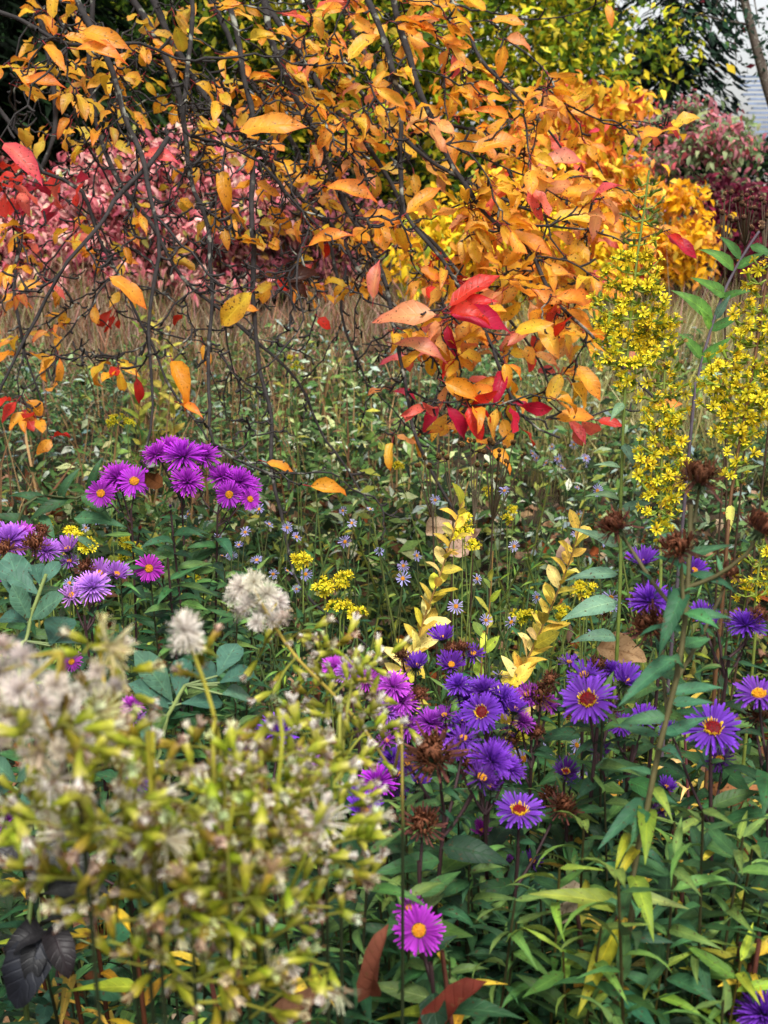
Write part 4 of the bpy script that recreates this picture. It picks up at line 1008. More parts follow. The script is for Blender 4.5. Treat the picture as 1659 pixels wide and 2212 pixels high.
aster('aster with a drooping withered head under the centre', 'withered_aster',
      [(912, 1782, D_, 86, PUR, .5, 'gold', 0)], (905, 1860), .88, leafL=(.045, .03), start=.4)
aster('aster holding a purple pompon bud low in the centre', 'violet_aster',
      [(1042, 1795, C_, 52, S('#9a2a9a'), .5, 'gold', 0), (1100, 1858, B_, 56, S('#a050b8'), .5, 'gold', -.02), (1150, 1860, W_, 56, PUR, .4, 'gold', .04)], (1080, 1910), 1.02, leafL=(.05, .032), start=.4)
aster('aster with a red-eyed half-closed head below the largest daisy', 'violet_aster', [(1222, 1668, C_, 62, PUR, .5, 'red', 0), (1240, 1690, W_, 40, VIO, .4, 'gold', .03)], (1225, 1740), 1.04, leafL=(.05, .03), start=.4)
aster('aster with a single magenta daisy low among green leaves', 'magenta_aster', [(905, 2010, O_, 112, S('#a834b4'), .8, 'gold', 0), (885, 1962, W_, 70, MAG, .5, 'gold', .03)], (930, 2080), .79, base_off=(.02, .1), leafL=(.055, .035), start=.3)
aster('aster with a violet head in the lower right corner', 'violet_aster', [(1650, 2190, F_, 110, VIO, .45, 'gold', 0)], (1668, 2240), .86, leafL=(.05, .03), start=.3)
# magenta patch behind the blurred seed heads
for q, fl in enumerate([[(850, 1482, F_, 70, S('#b84cc4'), .5, 'gold', 0), (832, 1500, F_, 60, LIL, .5, 'gold', .02), (870, 1515, F_, 64, S('#b84cc4'), .5, 'gold', .0), (905, 1502, D_, 46, PUR, .4, 'gold', 0)],
                        [(755, 1452, F_, 58, LIL, .5, 'gold', 0), (790, 1470, F_, 56, PNK, .5, 'gold', 0), (720, 1440, F_, 52, PNK, .4, 'gold', .02), (840, 1540, F_, 54, LIL, .5, 'gold', 0)],
                        [(930, 1562, F_, 70, S('#a040b8'), .5, 'gold', 0), (880, 1570, F_, 60, S('#a040b8'), .5, 'gold', 0), (968, 1592, F_, 56, VIO, .5, 'gold', 0), (890, 1600, W_, 60, VIO, .5, 'gold', .02)],
                        [(600, 1580, F_, 80, VIO, .4, 'gold', 0), (570, 1600, F_, 70, PUR, .4, 'gold', .02), (520, 1635, C_, 60, VIO, .5, 'gold', 0), (660, 1640, F_, 60, LIL, .5, 'gold', 0)],
                        [(155, 1430, O_, 52, PNK, .6, 'gold', 0), (285, 1525, F_, 50, PNK, .5, 'gold', 0), (345, 1500, F_, 40, PNK, .5, 'gold', 0), (290, 1550, W_, 56, LIL, .5, 'gold', 0)],
                        [(1140, 1500, W_, 64, S('#9a3ab0'), .5, 'gold', 0), (1165, 1505, D_, 60, PUR, .4, 'gold', 0), (1185, 1520, F_, 46, S('#a040b8'), .5, 'gold', .02), (1125, 1560, B_, 40, S('#9a3ab0'), .4, 'gold', 0), (1110, 1600, D_, 36, PUR, .4, 'gold', 0), (1160, 1585, D_, 38, PUR, .4, 'gold', 0)],
                        [(15, 1772, F_, 70, S('#a030b0'), .5, 'gold', 0), (300, 1690, W_, 54, VIO, .5, 'gold', 0), (440, 1790, C_, 50, VIO, .5, 'gold', .05), (370, 1790, W_, 44, PUR, .5, 'gold', 0)]]):
    labs = ['pinkish aster heads bunched right of the blurred seed heads', 'lilac heads behind the sharpest of the seed head branches', 'purple fluffy heads just above the big withered head', 'violet heads glimpsed between the seed head stalks', 'small pink heads near the broad blue-green leaves',
            'purple and withered heads left of the largest daisy', 'purple heads low behind the blurred seed heads']
    fx = sum(f[0] for f in fl) / len(fl); fy = max(f[1] for f in fl)
    aster(labs[q], 'purple_aster', fl, (fx, fy + 60), 1.15 if q not in (4,) else 1.3, leafL=(.045, .028), start=.45, limit=40)

XA = [('violet and magenta heads crowded behind the big withered head', 1.14, [(990, 1480, F_, 56, VIO, .3, 'gold', 0), (1130, 1560, F_, 50, S('#a040b8'), .4, 'gold', 0), (1000, 1560, C_, 56, VIO, .2, 'gold', 0), (960, 1545, W_, 54, S('#8a34a8'), .3, 'gold', 0), (1090, 1580, W_, 48, PUR, .3, 'gold', 0)]),
      ('purple heads low between the withered heads and the seed heads', 1.06, [(800, 1720, F_, 64, S('#7a3ab0'), .3, 'gold', 0), (850, 1640, F_, 60, VIO, .3, 'gold', 0), (870, 1720, W_, 54, PUR, .4, 'gold', 0), (905, 1690, C_, 52, VIO, .2, 'gold', 0), (835, 1600, W_, 50, S('#9a3ab0'), .4, 'gold', 0)]),
      ('faded violet heads right of the big withered head', 1.0, [(1075, 1625, W_, 76, VIO, .3, 'gold', 0), (1100, 1660, F_, 64, VIO, .2, 'gold', 0), (1020, 1650, D_, 66, PUR, .3, 'gold', 0), (1060, 1700, C_, 56, PUR, .2, 'gold', 0), (985, 1620, F_, 58, S('#8a48c0'), .3, 'gold', 0)]),
      ('violet heads with withered ones above the largest daisy', 1.15, [(1230, 1430, W_, 50, VIO, .3, 'gold', 0), (1290, 1440, D_, 52, PUR, .3, 'gold', 0), (1320, 1450, F_, 56, VIO, .2, 'gold', 0), (1190, 1470, D_, 44, PUR, .3, 'gold', 0)]),
      ('dusky heads scattered below the largest daisy', 1.1, [(1300, 1620, W_, 52, PUR, .4, 'gold', 0), (1440, 1700, C_, 46, VIO, .3, 'gold', 0), (1350, 1640, D_, 48, PUR, .3, 'gold', 0), (1430, 1750, W_, 44, PUR, .3, 'gold', 0), (1190, 1720, D_, 50, PUR, .3, 'gold', 0)])]
for lab, d_, fl in XA:
    aster(lab, 'purple_aster', fl, (sum(f[0] for f in fl) / len(fl), max(f[1] for f in fl) + 60), d_, leafL=(.05, .03), start=.45, limit=34)

# the tall stalk on the right with withered tops
STALK = [S('#3a6a48'), S('#467a50'), S('#2f5c42')]
def stalk_cols(t_):
    if t_ < .42 and random.random() < .65: return random.choice([S('#8a9a2a'), S('#a8a82e'), S('#6f8c38'), S('#c0a83a')])
    return random.choice(STALK)
way = [(1335, 2140, .86), (1365, 1900, .85), (1398, 1745, .84), (1425, 1610, .84), (1460, 1470, .84), (1480, 1340, .84), (1488, 1200, .85)]
tall = aster('tall aster stalk with withered brown tops on the right', 'withered_aster',
             [(1512, 1036, D_, 100, PUR, .15, 'gold', 0), (1466, 1188, D_, 88, PUR, .2, 'gold', -.02), (1332, 1138, D_, 86, PUR, .2, 'gold', .03), (1642, 1148, D_, 94, PUR, .2, 'gold', -.02), (1405, 1352, D_, 80, PUR, .3, 'gold', .04), (1575, 1240, D_, 60, PUR, .2, 'gold', .05)],
             (1492, 1090), .85, base_off=(-.10, .02), leafL=(.044, .018), gap=.014, start=.30, cols=stalk_cols, r=.0023, way=way, stemcol=S('#5a5434'), limit=64)
# violet heads standing behind that stalk
aster('violet aster heads behind the tall withered stalk', 'violet_aster',
      [(1388, 1215, C_, 72, VIO, .4, 'gold', 0), (1405, 1298, F_, 84, VIO, .6, 'gold', 0), (1448, 1305, C_, 66, VIO, .5, 'gold', .02), (1500, 1232, C_, 58, VIO, .5, 'gold', .02), (1425, 1345, D_, 56, PUR, .4, 'gold', 0)], (1430, 1380), 1.1, leafL=(.045, .028), start=.45)
aster('violet aster heads between the tall stalk and the right edge', 'violet_aster',
      [(1612, 1350, F_, 80, VIO, .5, 'gold', 0), (1518, 1330, C_, 62, VIO, .5, 'gold', .02), (1540, 1345, C_, 54, VIO, .4, 'gold', 0), (1640, 1330, D_, 50, PUR, .4, 'gold', 0)], (1575, 1420), 1.06, leafL=(.045, .028), start=.45)
# traced leaves of the tall stalk
def leaf_px(root, x0, y0, x1, y1, d0, d1, col, T=0, wide=1.0, meshes=None):
    a_, b_ = P(x0, y0, d0), P(x1, y1, d1)
    up = nrm(CAMP - a_) * .8 + np.array([0, 0, .6])
    M = mat4(frame_y(b_ - a_, up), a_, np.linalg.norm(b_ - a_) * 1.08) @ Matrix.Diagonal((wide, 1, 1, 1))
    return part('leaf', (meshes or ME_AST)[T], root, M, col)
for (x0, y0, x1, y1, d1, col, T) in [(1460, 1420, 1345, 1510, .82, '#3d7050', 0), (1480, 1270, 1425, 1400, .82, '#376848', 1), (1490, 1240, 1600, 1270, .84, '#3d7050', 2), (1420, 1600, 1530, 1545, .86, '#44785a', 0),
                                     (1425, 1590, 1330, 1565, .86, '#4a7a5a', 3), (1400, 1725, 1300, 1820, .82, '#3a6a4c', 0), (1398, 1745, 1395, 1840, .80, '#7f9a34', 1), (1410, 1700, 1450, 1760, .82, '#86a044', 1),
                                     (1368, 1890, 1410, 2010, .80, '#7c9836', 1), (1340, 1990, 1255, 2170, .80, '#a8aa2c', 0), (1352, 1960, 1160, 1925, .84, '#8a9c3e', 0), (1360, 1930, 1480, 1960, .84, '#8fa45a', 3), (1440, 1500, 1560, 1480, .86, '#4a8060', 0),
                                     (1470, 1330, 1580, 1330, .86, '#4a7a58', 0), (1490, 1170, 1420, 1150, .84, '#4a7a58', 2), (1380, 1830, 1330, 1900, .82, '#b0ac30', 2), (1360, 1800, 1330, 1870, .82, '#9aa62c', 2)]:
    leaf_px(tall, x0, y0, x1, y1, .85, d1, mixc(S(col), (0, 0, 0), .25), T, .9)

# ------------------------------------------------------------------ leafy aster stems without flowers that fill the border
def leafy_proto(name, h, meshes, L, gap, cols, stemcol, start=.2, spread=1.0, lean=.08, r=.0024, limit=60, L1=None, wscale=1.0, droop=.15):
    root = thing(name, 'x', 'x', (0, 0, 0)); root['h'] = h
    e = np.array([random.uniform(-lean, lean), random.uniform(-lean, lean), h])
    path = smooth_path([np.zeros(3), e * .5 + [random.uniform(-.02, .02), random.uniform(-.02, .02), 0], e], step=.02)
    mb = MB(); tube(mb, path, r * 1.4, r * .6, stemcol, 5); mb.obj('stem', M_STEM, root)
    stem_leaves(root, path, meshes, L, L1 or L * .55, gap, cols, start=start, spread=spread, limit=limit, wscale=wscale, droop=droop, end=1.0)
    return root
def copy_thing(root, loc, rz, s, label, cat, group, tint=None):
    r = root.copy(); COL.objects.link(r); r.location = tuple(float(v) for v in loc); r.rotation_euler = (random.uniform(-.08, .08), random.uniform(-.08, .08), rz); r.scale = (s, s, s)
    r['label'] = label; r['category'] = cat; r['group'] = group; del r['h']
    for ch in CHILD[root.name]:
        c_ = ch.copy(); COL.objects.link(c_); c_.parent = r
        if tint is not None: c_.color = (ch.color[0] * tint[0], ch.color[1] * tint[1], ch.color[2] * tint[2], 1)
    return r
def place_all(protos, spots, cat):
    """Copies the prototype of nearest height to every spot, then removes the prototypes."""
    for (x, y, h, tint, label, group) in spots:
        near = sorted(protos, key=lambda q: abs(q['h'] - h) + random.uniform(0, .05))[0]
        copy_thing(near, ground_pt(x, y), random.uniform(0, 6.28), min(1.25, max(.75, h / near['h'])), label, cat, group, tint)
    for r in protos:
        for ch in CHILD.pop(r.name): bpy.data.objects.remove(ch)
        bpy.data.objects.remove(r)
def spot(px, py, d):
    p_ = P(px, py, d); return p_[0], p_[1], p_[2]

T_LAN = [leaf_t(.22, 'lance', 6, .25, .5, wave=.1, seed=71, edge=G_ED, rib=G_RB), leaf_t(.2, 'lance', 6, .3, .9, wave=.1, twist=.4, seed=72, edge=G_ED, rib=G_RB), leaf_t(.24, 'lance', 6, .2, .2, wave=.08, twist=-.3, seed=73, edge=G_ED, rib=G_RB)]
ME_LAN = leaf_meshes(T_LAN, M_LEAF)
T_OVL = [leaf_t(.34, 'ovate', 6, .2, .4, wave=.08, seed=74, edge=G_ED, rib=(1.25, 1.2, 1.15)), leaf_t(.3, 'ovate', 6, .3, .8, wave=.1, twist=.4, seed=75, edge=G_ED, rib=(1.25, 1.2, 1.15)), leaf_t(.36, 'oval', 6, .1, .2, wave=.06, seed=76, edge=G_ED, rib=(1.25, 1.2, 1.15))]
ME_OVL = leaf_meshes(T_OVL, M_LEAF)

# dense leafy asters lower right and centre: top of each stem in the photograph, depth
KEEP = [(1122, 1752, 1.1), (905, 2010, .82), (850, 2010, .82), (960, 2000, .82), (1400, 1745, .9), (1345, 1960, .9), (1300, 2080, .9), (1042, 1795, 1.02), (1270, 1512, 1.02), (1540, 1574, .98), (938, 1632, .92), (912, 1782, .88), (1100, 1858, 1.0), (1222, 1668, 1.04), (1640, 1500, .98), (1060, 1640, .92), (790, 1752, 1.02)]
ORD = 'first second third fourth fifth sixth seventh eighth ninth tenth eleventh twelfth thirteenth fourteenth fifteenth sixteenth seventeenth eighteenth nineteenth twentieth twenty-first twenty-second twenty-third twenty-fourth'.split()
def fill(lst, n, x0, x1, y0, y1, d0, d1, tints, label, group):
    got = []
    for q in range(n):
        for tries in range(8):                    # leave the flower heads one can see in the open
            d = random.uniform(d0, d1); px = x0 + (x1 - x0) * (q + random.random()) / n; py = random.uniform(y0, y1)
            if not any(abs(px - fx) < 85 and py < fy + 75 and d < fd + .03 for fx, fy, fd in KEEP): break
        else: py = max([fy for fx, fy, fd in KEEP if abs(px - fx) < 85]) + 90
        p_ = P(px, py, d)
        if p_[2] < .15: continue
        got.append((px, p_))
    got.sort(key=lambda g: g[0])
    for k, (px, p_) in enumerate(got):
        lst.append((p_[0], p_[1], p_[2], random.choice(tints), '%s, %s from the left' % (label, ORD[k]), group))
pr = [leafy_proto('leafy_aster', h_, ME_AST, .062, .0082, GREENS, S('#33331f'), start=.35, L1=.042, limit=42, wscale=.95, r=.0016) for h_ in (.35, .5, .65, .8, .42, .58)]
sp1 = []; GA = 'flowerless leafy aster stems'
GT = [(1, 1, 1), (1.15, 1.1, .95), (.8, .9, .85), (1.3, 1.25, 1.15), (.95, 1.05, 1.1)]
BT = [(1.3, 1.2, 1.05), (1.05, 1.05, 1.0), (1.6, 1.35, .95), (.9, .95, .95)]
fill(sp1, 20, 800, 1250, 1880, 2190, .80, .98, BT, 'bright leafy aster stem in front, right of the seed heads', GA)
fill(sp1, 22, 1180, 1700, 1820, 2200, .80, .98, BT + [(2.8, 2.0, .7), (2.0, 1.6, .8)], 'bright leafy aster stem at front of lower right corner', GA)
fill(sp1, 20, 830, 1180, 1800, 2150, .85, 1.12, BT, 'green leafy aster stem around the low magenta daisy', GA)
fill(sp1, 12, 1150, 1420, 1600, 1850, .9, 1.2, BT, 'leafy aster stem below the largest violet daisy', GA)
fill(sp1, 14, 1430, 1690, 1600, 1900, .88, 1.15, BT, 'leafy aster stem between tall withered stalk and right edge', GA)
fill(sp1, 12, 1180, 1690, 1930, 2180, .82, 1.05, GT + [(2.2, 1.6, .6)], 'leafy aster stem in the lower right corner', GA)
fill(sp1, 14, 230, 580, 1180, 1450, 1.4, 1.8, GT, 'leafy aster stem under the magenta heads on the left', GA)
fill(sp1, 8, 830, 1250, 1560, 1760, 1.08, 1.3, GT, 'leafy aster stem among the withered heads in the centre', GA)
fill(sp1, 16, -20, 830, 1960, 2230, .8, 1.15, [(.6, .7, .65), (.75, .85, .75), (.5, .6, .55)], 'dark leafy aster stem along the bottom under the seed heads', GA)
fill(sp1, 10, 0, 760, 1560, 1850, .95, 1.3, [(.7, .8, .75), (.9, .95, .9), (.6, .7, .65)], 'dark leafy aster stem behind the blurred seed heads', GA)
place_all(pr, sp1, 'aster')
# yellowing lower right plants
pr = [leafy_proto('yellowing_plant', h_, ME_LAN, .068, .013, [S('#b89a36'), S('#98902e'), S('#d0b868'), S('#7f8a34'), S('#a89838')], S('#5a3430'), start=.2, L1=.045, limit=24, wscale=1.0) for h_ in (.25, .35, .5, .62)]
sp2 = []; GY_ = 'yellowing narrow-leaved plants'
fill(sp2, 20, 1180, 1680, 1930, 2220, .80, 1.0, [(1, 1, 1), (1.05, 1.0, .8), (.85, 1.0, .9), (.6, .8, .7)], 'yellowing narrow-leaved plant in the lower right corner', GY_)
fill(sp2, 9, 1330, 1680, 1540, 1850, 1.25, 1.5, [(1.15, 1.1, 1.4)], 'straw-yellow narrow-leaved plant behind the right-hand asters', GY_)
fill(sp2, 6, 980, 1250, 1850, 2020, .98, 1.15, [(1.15, 1.1, 1.3), (1, 1, 1)], 'straw-yellow narrow-leaved plant beside the low magenta daisy', GY_)
fill(sp2, 6, 620, 900, 2080, 2200, .72, .85, [(1.1, 1.05, .9)], 'yellow narrow-leaved plant at the bottom by the brown leaves', GY_)
fill(sp2, 4, 60, 320, 1960, 2130, .85, 1.0, [(.8, .75, .4)], 'dull yellow plant at lower left by the blackened leaves', GY_)
place_all(pr, sp2, 'plant')
# green leafy stems of the middle ground
pr = [leafy_proto('meadow_stem', h_, ME_OVL if h_ < .4 else ME_LAN, .058, .018, [S('#3f6236'), S('#5a783c'), S('#2f4e30'), S('#6f8438')], S('#4a5a30'), start=.15, L1=.03, limit=22, lean=.14) for h_ in (.2, .3, .4, .5, .35, .45)]
sp3 = []; GM = 'leafy meadow stems'
MT = [(1, 1, 1), (.8, .95, .9), (1.5, 1.25, .8), (.75, .95, 1.15), (1.9, 1.45, .7), (1.2, 1.2, 1.1)]
fill(sp3, 20, 560, 900, 1150, 1440, 1.6, 2.4, MT, 'leafy stem behind the small yellow goldenrod clusters', GM)
fill(sp3, 24, 880, 1330, 1120, 1440, 1.7, 2.5, MT, 'leafy stem around the two yellow stems', GM)
fill(sp3, 22, 1050, 1650, 950, 1250, 2.0, 3.0, MT, 'leafy meadow stem behind the goldenrod spires', GM)
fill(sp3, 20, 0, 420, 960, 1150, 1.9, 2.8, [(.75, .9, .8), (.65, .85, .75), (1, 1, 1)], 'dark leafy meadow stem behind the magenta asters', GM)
fill(sp3, 20, 450, 1000, 930, 1150, 2.2, 3.2, MT, 'leafy meadow stem beneath the hanging twig tips', GM)
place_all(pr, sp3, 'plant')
# dark green leafy stems at far left, beside the magenta asters
rt = thing('dark_leafy_plant', 'dark green plant with long pointed leaves at the left edge below the meadow', 'plant', ground_pt(*P(60, 1200, 1.75)[:2]))
tp_ = P(190, 1065, 1.75); b_ = P(30, 1200, 1.75); pth = smooth_path([rt.location[:], b_, tp_], step=.02); mb = MB(); tube(mb, pth, .004, .002, STEMC, 5); mb.obj('stem', M_STEM, rt)
for x0, y0, x1, y1, c_ in ((110, 1090, 20, 1060, '#2c5030'), (130, 1080, 165, 1010, '#35593a'), (150, 1075, 60, 1120, '#2a4a2c'), (175, 1068, 240, 1120, '#3a6038'), (90, 1110, 120, 1190, '#3c6644'), (60, 1140, 20, 1200, '#33583a'), (195, 1062, 215, 990, '#2f5232'), (210, 1190, 150, 1150, '#486a52'), (160, 1120, 265, 1130, '#3f6a48'), (70, 1130, -20, 1110, '#2a4a2c')):
    leaf_px(rt, x0, y0, x1, y1, 1.75, 1.73, S(c_), random.randrange(3), 1.3, ME_LAN)

# ------------------------------------------------------------------ blue-green three-leaved plants (left)
T_BAP = [leaf_t(.46, 'obovate', 6, .12, .2, wave=.03, seed=81, edge=(1, 1, 1), rib=(1.25, 1.2, 1.2)), leaf_t(.42, 'obovate', 6, .2, .35, wave=.03, seed=82, edge=(1, 1, 1), rib=(1.25, 1.2, 1.2))]
ME_BAP = leaf_meshes(T_BAP, M_LEAF)
def baptisia(label, top, d, leaves, stem_pts):
    base = ground_pt(*P(*stem_pts[-1], d)[:2]); rt = thing('blue_green_plant', label, 'plant', base)
    pth = smooth_path([P(x, y, d) for x, y in stem_pts] + [base], step=.02); mb = MB(); tube(mb, pth, .0018, .003, S('#8a9a5a'), 5)
    for (x0, y0, x1, y1, c_, dd) in leaves:
        leaf_px(rt, x0, y0, x1, y1, d, d + dd, S(c_), random.randrange(2), 1.0, ME_BAP)
        k = pth[int(np.argmin(np.linalg.norm(pth - P(x0, y0, d), axis=1)))]; tube(mb, [k, P(x0, y0, d)], .0013, .001, S('#7a8a5a'), 4)
    mb.obj('stem', M_STEM, rt)
B1, B2, B3 = '#4a7260', '#557c64', '#3c6252'
baptisia('blue-green rounded leaves on a pale stalk at the left edge', None, 1.18, [(62, 1335, 20, 1195, B1, .02), (64, 1342, 30, 1270, B2, -.02), (66, 1340, 128, 1290, B2, -.03), (60, 1345, 0, 1330, B3, .02), (85, 1262, 75, 1215, B3, .03), (88, 1268, 125, 1212, B1, .02), (86, 1285, 18, 1240, B1, .0), (108, 1395, 140, 1330, B3, .06), (105, 1390, 165, 1380, B1, .06), (64, 1345, 45, 1420, B3, .02)], [(100, 1240), (78, 1300), (60, 1370), (50, 1600)])
baptisia('broad blue-green leaves behind the round fluffy seed head', None, 1.05, [(372, 1515, 300, 1412, B2, -.02), (376, 1520, 298, 1500, B1, 0), (365, 1530, 290, 1478, B1, -.03), (392, 1520, 480, 1515, B3, .02), (385, 1515, 395, 1420, B3, .03), (470, 1460, 510, 1390, B1, .04), (475, 1475, 545, 1445, B3, .03), (470, 1480, 420, 1440, B3, .05), (480, 1500, 540, 1500, B2, .04), (300, 1530, 240, 1590, B1, -.02), (320, 1545, 330, 1610, B2, -.03)], [(400, 1480), (375, 1525), (350, 1600), (340, 1900)])
baptisia('rounded blue-green leaves low at the left edge beside the dark leaves', None, .95, [(35, 1690, -20, 1640, B2, -.02), (35, 1690, 70, 1650, B2, -.02), (50, 1700, 60, 1760, B1, 0), (30, 1700, -30, 1720, B3, .0), (140, 2050, 60, 2120, B2, -.02), (180, 2060, 100, 2080, '#3a6a50', .02), (220, 2050, 290, 1990, '#2f6040', 0), (60, 2120, 10, 2180, '#2f5a44', 0), (170, 2120, 260, 2150, '#2c5a3c', 0), (110, 2130, 90, 2210, '#406c58', -.02)], [(60, 1660), (80, 1800), (100, 2000), (110, 2150)])

# ------------------------------------------------------------------ goldenrod
def floret_mesh(seed, spent=False):
    """Small goldenrod head: narrow green cup, a few strap rays and a tuft of stamens."""
    mb = MB(); r = np.random.RandomState(seed)
    V = []; F = []
    for (rr, z) in ((.06, -1.0), (.17, -.75), (.2, -.3), (.22, 0)):
        for k in range(6): a = k * math.pi / 3; V.append((math.cos(a) * rr, math.sin(a) * rr, z))
    for i_ in range(3):
        for k in range(6): F.append((i_ * 6 + k, i_ * 6 + (k + 1) % 6, (i_ + 1) * 6 + (k + 1) % 6, (i_ + 1) * 6 + k))
    mb.add(V, F, S('#7f9a34') if not spent else S('#6f8a3a'))
    if not spent:
        petal_ring(mb, 9, .14, .8, .26, 5, 50, -.2, 0, seed, c0=S('#f0e032'), var=.14); spikes(mb, 9, 0, .2, lambda q: .05, .5, .028, S('#d8b62a'), seed + 1, 1.2)
    else:
        petal_ring(mb, 12, .1, .5, .09, 45, 85, .1, 0, seed, c0=S('#a8865a'), var=.35)
    return mb.mesh('floret', M_PETAL)
FLO = [floret_mesh(600 + 5 * q) for q in range(4)]; SPENT = [floret_mesh(650 + 5 * q, True) for q in range(2)]
def goldenrod(label, stem_px, d, zones, stemcol, leaves=(), fl=.0088, base_off=(0, 0)):
    """zones: (y0, y1, left extent, right extent, branches, spent share)"""
    low = P(*stem_px[-1], d); base = ground_pt(low[0] + base_off[0], low[1] + base_off[1])
    rt = thing('goldenrod', label, 'goldenrod', base)
    pth = smooth_path([P(x, y, d) for x, y in stem_px] + [base], step=.015)
    mb = MB(); tube(mb, pth, .0014, .0034, stemcol, 6); mb.obj('stem', M_STEM, rt)
    ys = np.array([to_px(q)[1] for q in pth])
    for (y0, y1, e0, e1, nb, spent) in zones:
        for q in range(nb):
            f = (q + random.random()) / nb; y = y0 + (y1 - y0) * f; side = -1 if q % 2 else 1
            ext = (e0[0] + (e0[1] - e0[0]) * f) if side < 0 else (e1[0] + (e1[1] - e1[0]) * f)
            ext = ext * random.uniform(.5, 1.0); L = ext * SPX * d
            b_ = pth[int(np.argmin(np.abs(ys - (y + ext * .22))))]
            e_ = P(to_px(b_)[0] + side * ext * .98, y - ext * .10, d + random.uniform(-1, 1) * L * .7)
            bp_ = smooth_path([b_, (b_ + e_) / 2 + [0, 0, -.004], e_], step=.006)
            bm = MB(); tube(bm, bp_, .0011, .0007, S('#8a9a40'), 4); br = bm.obj('flower_branch', M_STEM, rt)
            n = max(3, int(L / .0044)); dv = nrm(e_ - b_)
            for k in range(n):
                g = .12 + .88 * (k + .5) / n; pt = bp_[min(len(bp_) - 1, int(g * len(bp_)))]
                out = nrm(rng.normal(size=3) + np.array([0, -.25, .55]) + dv * .5)
                sc_ = fl * random.uniform(.6, 1.2); pos = pt + out * sc_ * 1.0
                sp = random.random() < spent + .10
                part('floret', random.choice(SPENT if sp else FLO), br, mat4(frame_z(out, random.uniform(0, 6)), pos, sc_), jit(random.choice([(1, 1, 1), (1, .95, .9), (.95, .8, .6)]), .16))
    for (x0, y0, x1, y1, c_, w_) in leaves: leaf_px(rt, x0, y0, x1, y1, d, d - .02, S(c_), random.randrange(3), w_, ME_LAN)
    return rt
goldenrod('tallest goldenrod spire with a green budded tip', [(1402, 368), (1392, 450), (1376, 560), (1362, 690), (1352, 820), (1346, 930), (1340, 1120), (1332, 1420)], 1.42,
          [(385, 520, (26, 48), (30, 52), 12, 1.0), (535, 640, (62, 78), (58, 62), 14, .12), (640, 720, (78, 90), (70, 105), 13, .06), (700, 790, (88, 85), (110, 100), 15, .03), (790, 850, (30, 22), (28, 24), 6, 0)], S('#6a7a34'),
          [(1346, 870, 1320, 905, '#6f9070', 1.4), (1345, 960, 1375, 1010, '#547460', 1.6), (1340, 1100, 1405, 1085, '#587a62', 1.5), (1340, 1010, 1290, 1000, '#6f9070', 1.0), (1338, 1080, 1270, 1062, '#5c7858', 1.0), (1336, 1180, 1240, 1140, '#5c7a62', 1.0), (1335, 1240, 1230, 1245, '#587c66', 1.2), (1334, 1300, 1220, 1330, '#648a72', 1.7), (1333, 1380, 1240, 1375, '#587c66', 1.5)])
goldenrod('narrow goldenrod spire in front of the withered aster top', [(1438, 730), (1436, 800), (1430, 920), (1428, 1040), (1424, 1150), (1418, 1420)], 1.34,
          [(745, 800, (20, 38), (22, 42), 7, .25), (800, 900, (38, 42), (40, 46), 12, .12), (890, 1000, (44, 58), (46, 58), 14, .05), (1000, 1090, (52, 44), (62, 52), 13, .03), (1085, 1150, (44, 30), (46, 30), 8, .05)], S('#6f7c34'), [], .0086)
goldenrod('goldenrod spire leaning against the right edge', [(1668, 540), (1650, 640), (1630, 780), (1612, 880), (1590, 1000), (1572, 1130), (1560, 1300)], 1.3,
          [(560, 640, (26, 44), (24, 40), 6, .3), (640, 720, (62, 66), (50, 60), 9, .08), (710, 800, (60, 88), (50, 60), 12, .05), (790, 890, (98, 110), (50, 60), 15, .03), (890, 950, (72, 50), (50, 40), 8, .03), (960, 1040, (22, 30), (26, 34), 5, .2)], S('#6a4a30'),
          [(1590, 1020, 1640, 1005, '#7f9a60', 1.0), (1578, 1090, 1575, 1150, '#b8b85a', 1.2), (1570, 1060, 1530, 1030, '#7f9a60', .9)])
goldenrod('short goldenrod at the right edge below the leaning spire', [(1655, 1140), (1640, 1220), (1630, 1320), (1625, 1450)], 1.36, [(1160, 1290, (30, 45), (34, 40), 12, .1)], S('#6f7c34'), [], .0086)
# small rounded goldenrods of the middle ground
def small_gold(label, spots_, d, base_px):
    base = ground_pt(*P(*base_px, d)[:2]); rt = thing('small_goldenrod', label, 'goldenrod', base)
    mb = MB()
    for (x, y, w_) in spots_:
        c_ = P(x, y, d); rr = w_ * SPX * d / 2
        tube(mb, smooth_path([base, (base + c_) / 2 + [random.uniform(-.02, .02), 0, .03], c_ - [0, 0, rr * .6]], step=.03), .0018, .001, S('#7a8a44'), 4)
        bm = MB(); tube(bm, [c_ - [0, 0, rr], c_ + [rr * .3, 0, 0], c_ + [rr * .8, 0, rr * .3]], .001, .0007, S('#8a9a40'), 4); br = bm.obj('flower_cluster', M_STEM, rt)
        for k in range(max(9, int(w_ * .34))):
            v = nrm(rng.normal(size=3) + [0, -.3, .4]); pos = c_ + v * rr * random.uniform(.3, 1) * np.array([1, 1, .7])
            part('floret', random.choice(FLO), br, mat4(frame_z(v + np.array([0, -.1, .5]), random.uniform(0, 6)), pos, .0078 * random.uniform(.8, 1.2)), jit((1, 1, 1), .12))
    mb.obj('stem', M_STEM, rt)
small_gold('small goldenrod with one rounded yellow cluster above the fluffy seed head', [(655, 1210, 50)], 1.75, (640, 1400))
small_gold('small goldenrod with three bright yellow clusters beside the hanging twig', [(700, 1268, 60), (745, 1248, 46), (735, 1312, 56), (770, 1325, 44)], 1.65, (740, 1450))
small_gold('small goldenrod by the lilac asters on the left', [(165, 1160, 48), (190, 1178, 46), (150, 1150, 34), (100, 1135, 30)], 1.75, (160, 1350))
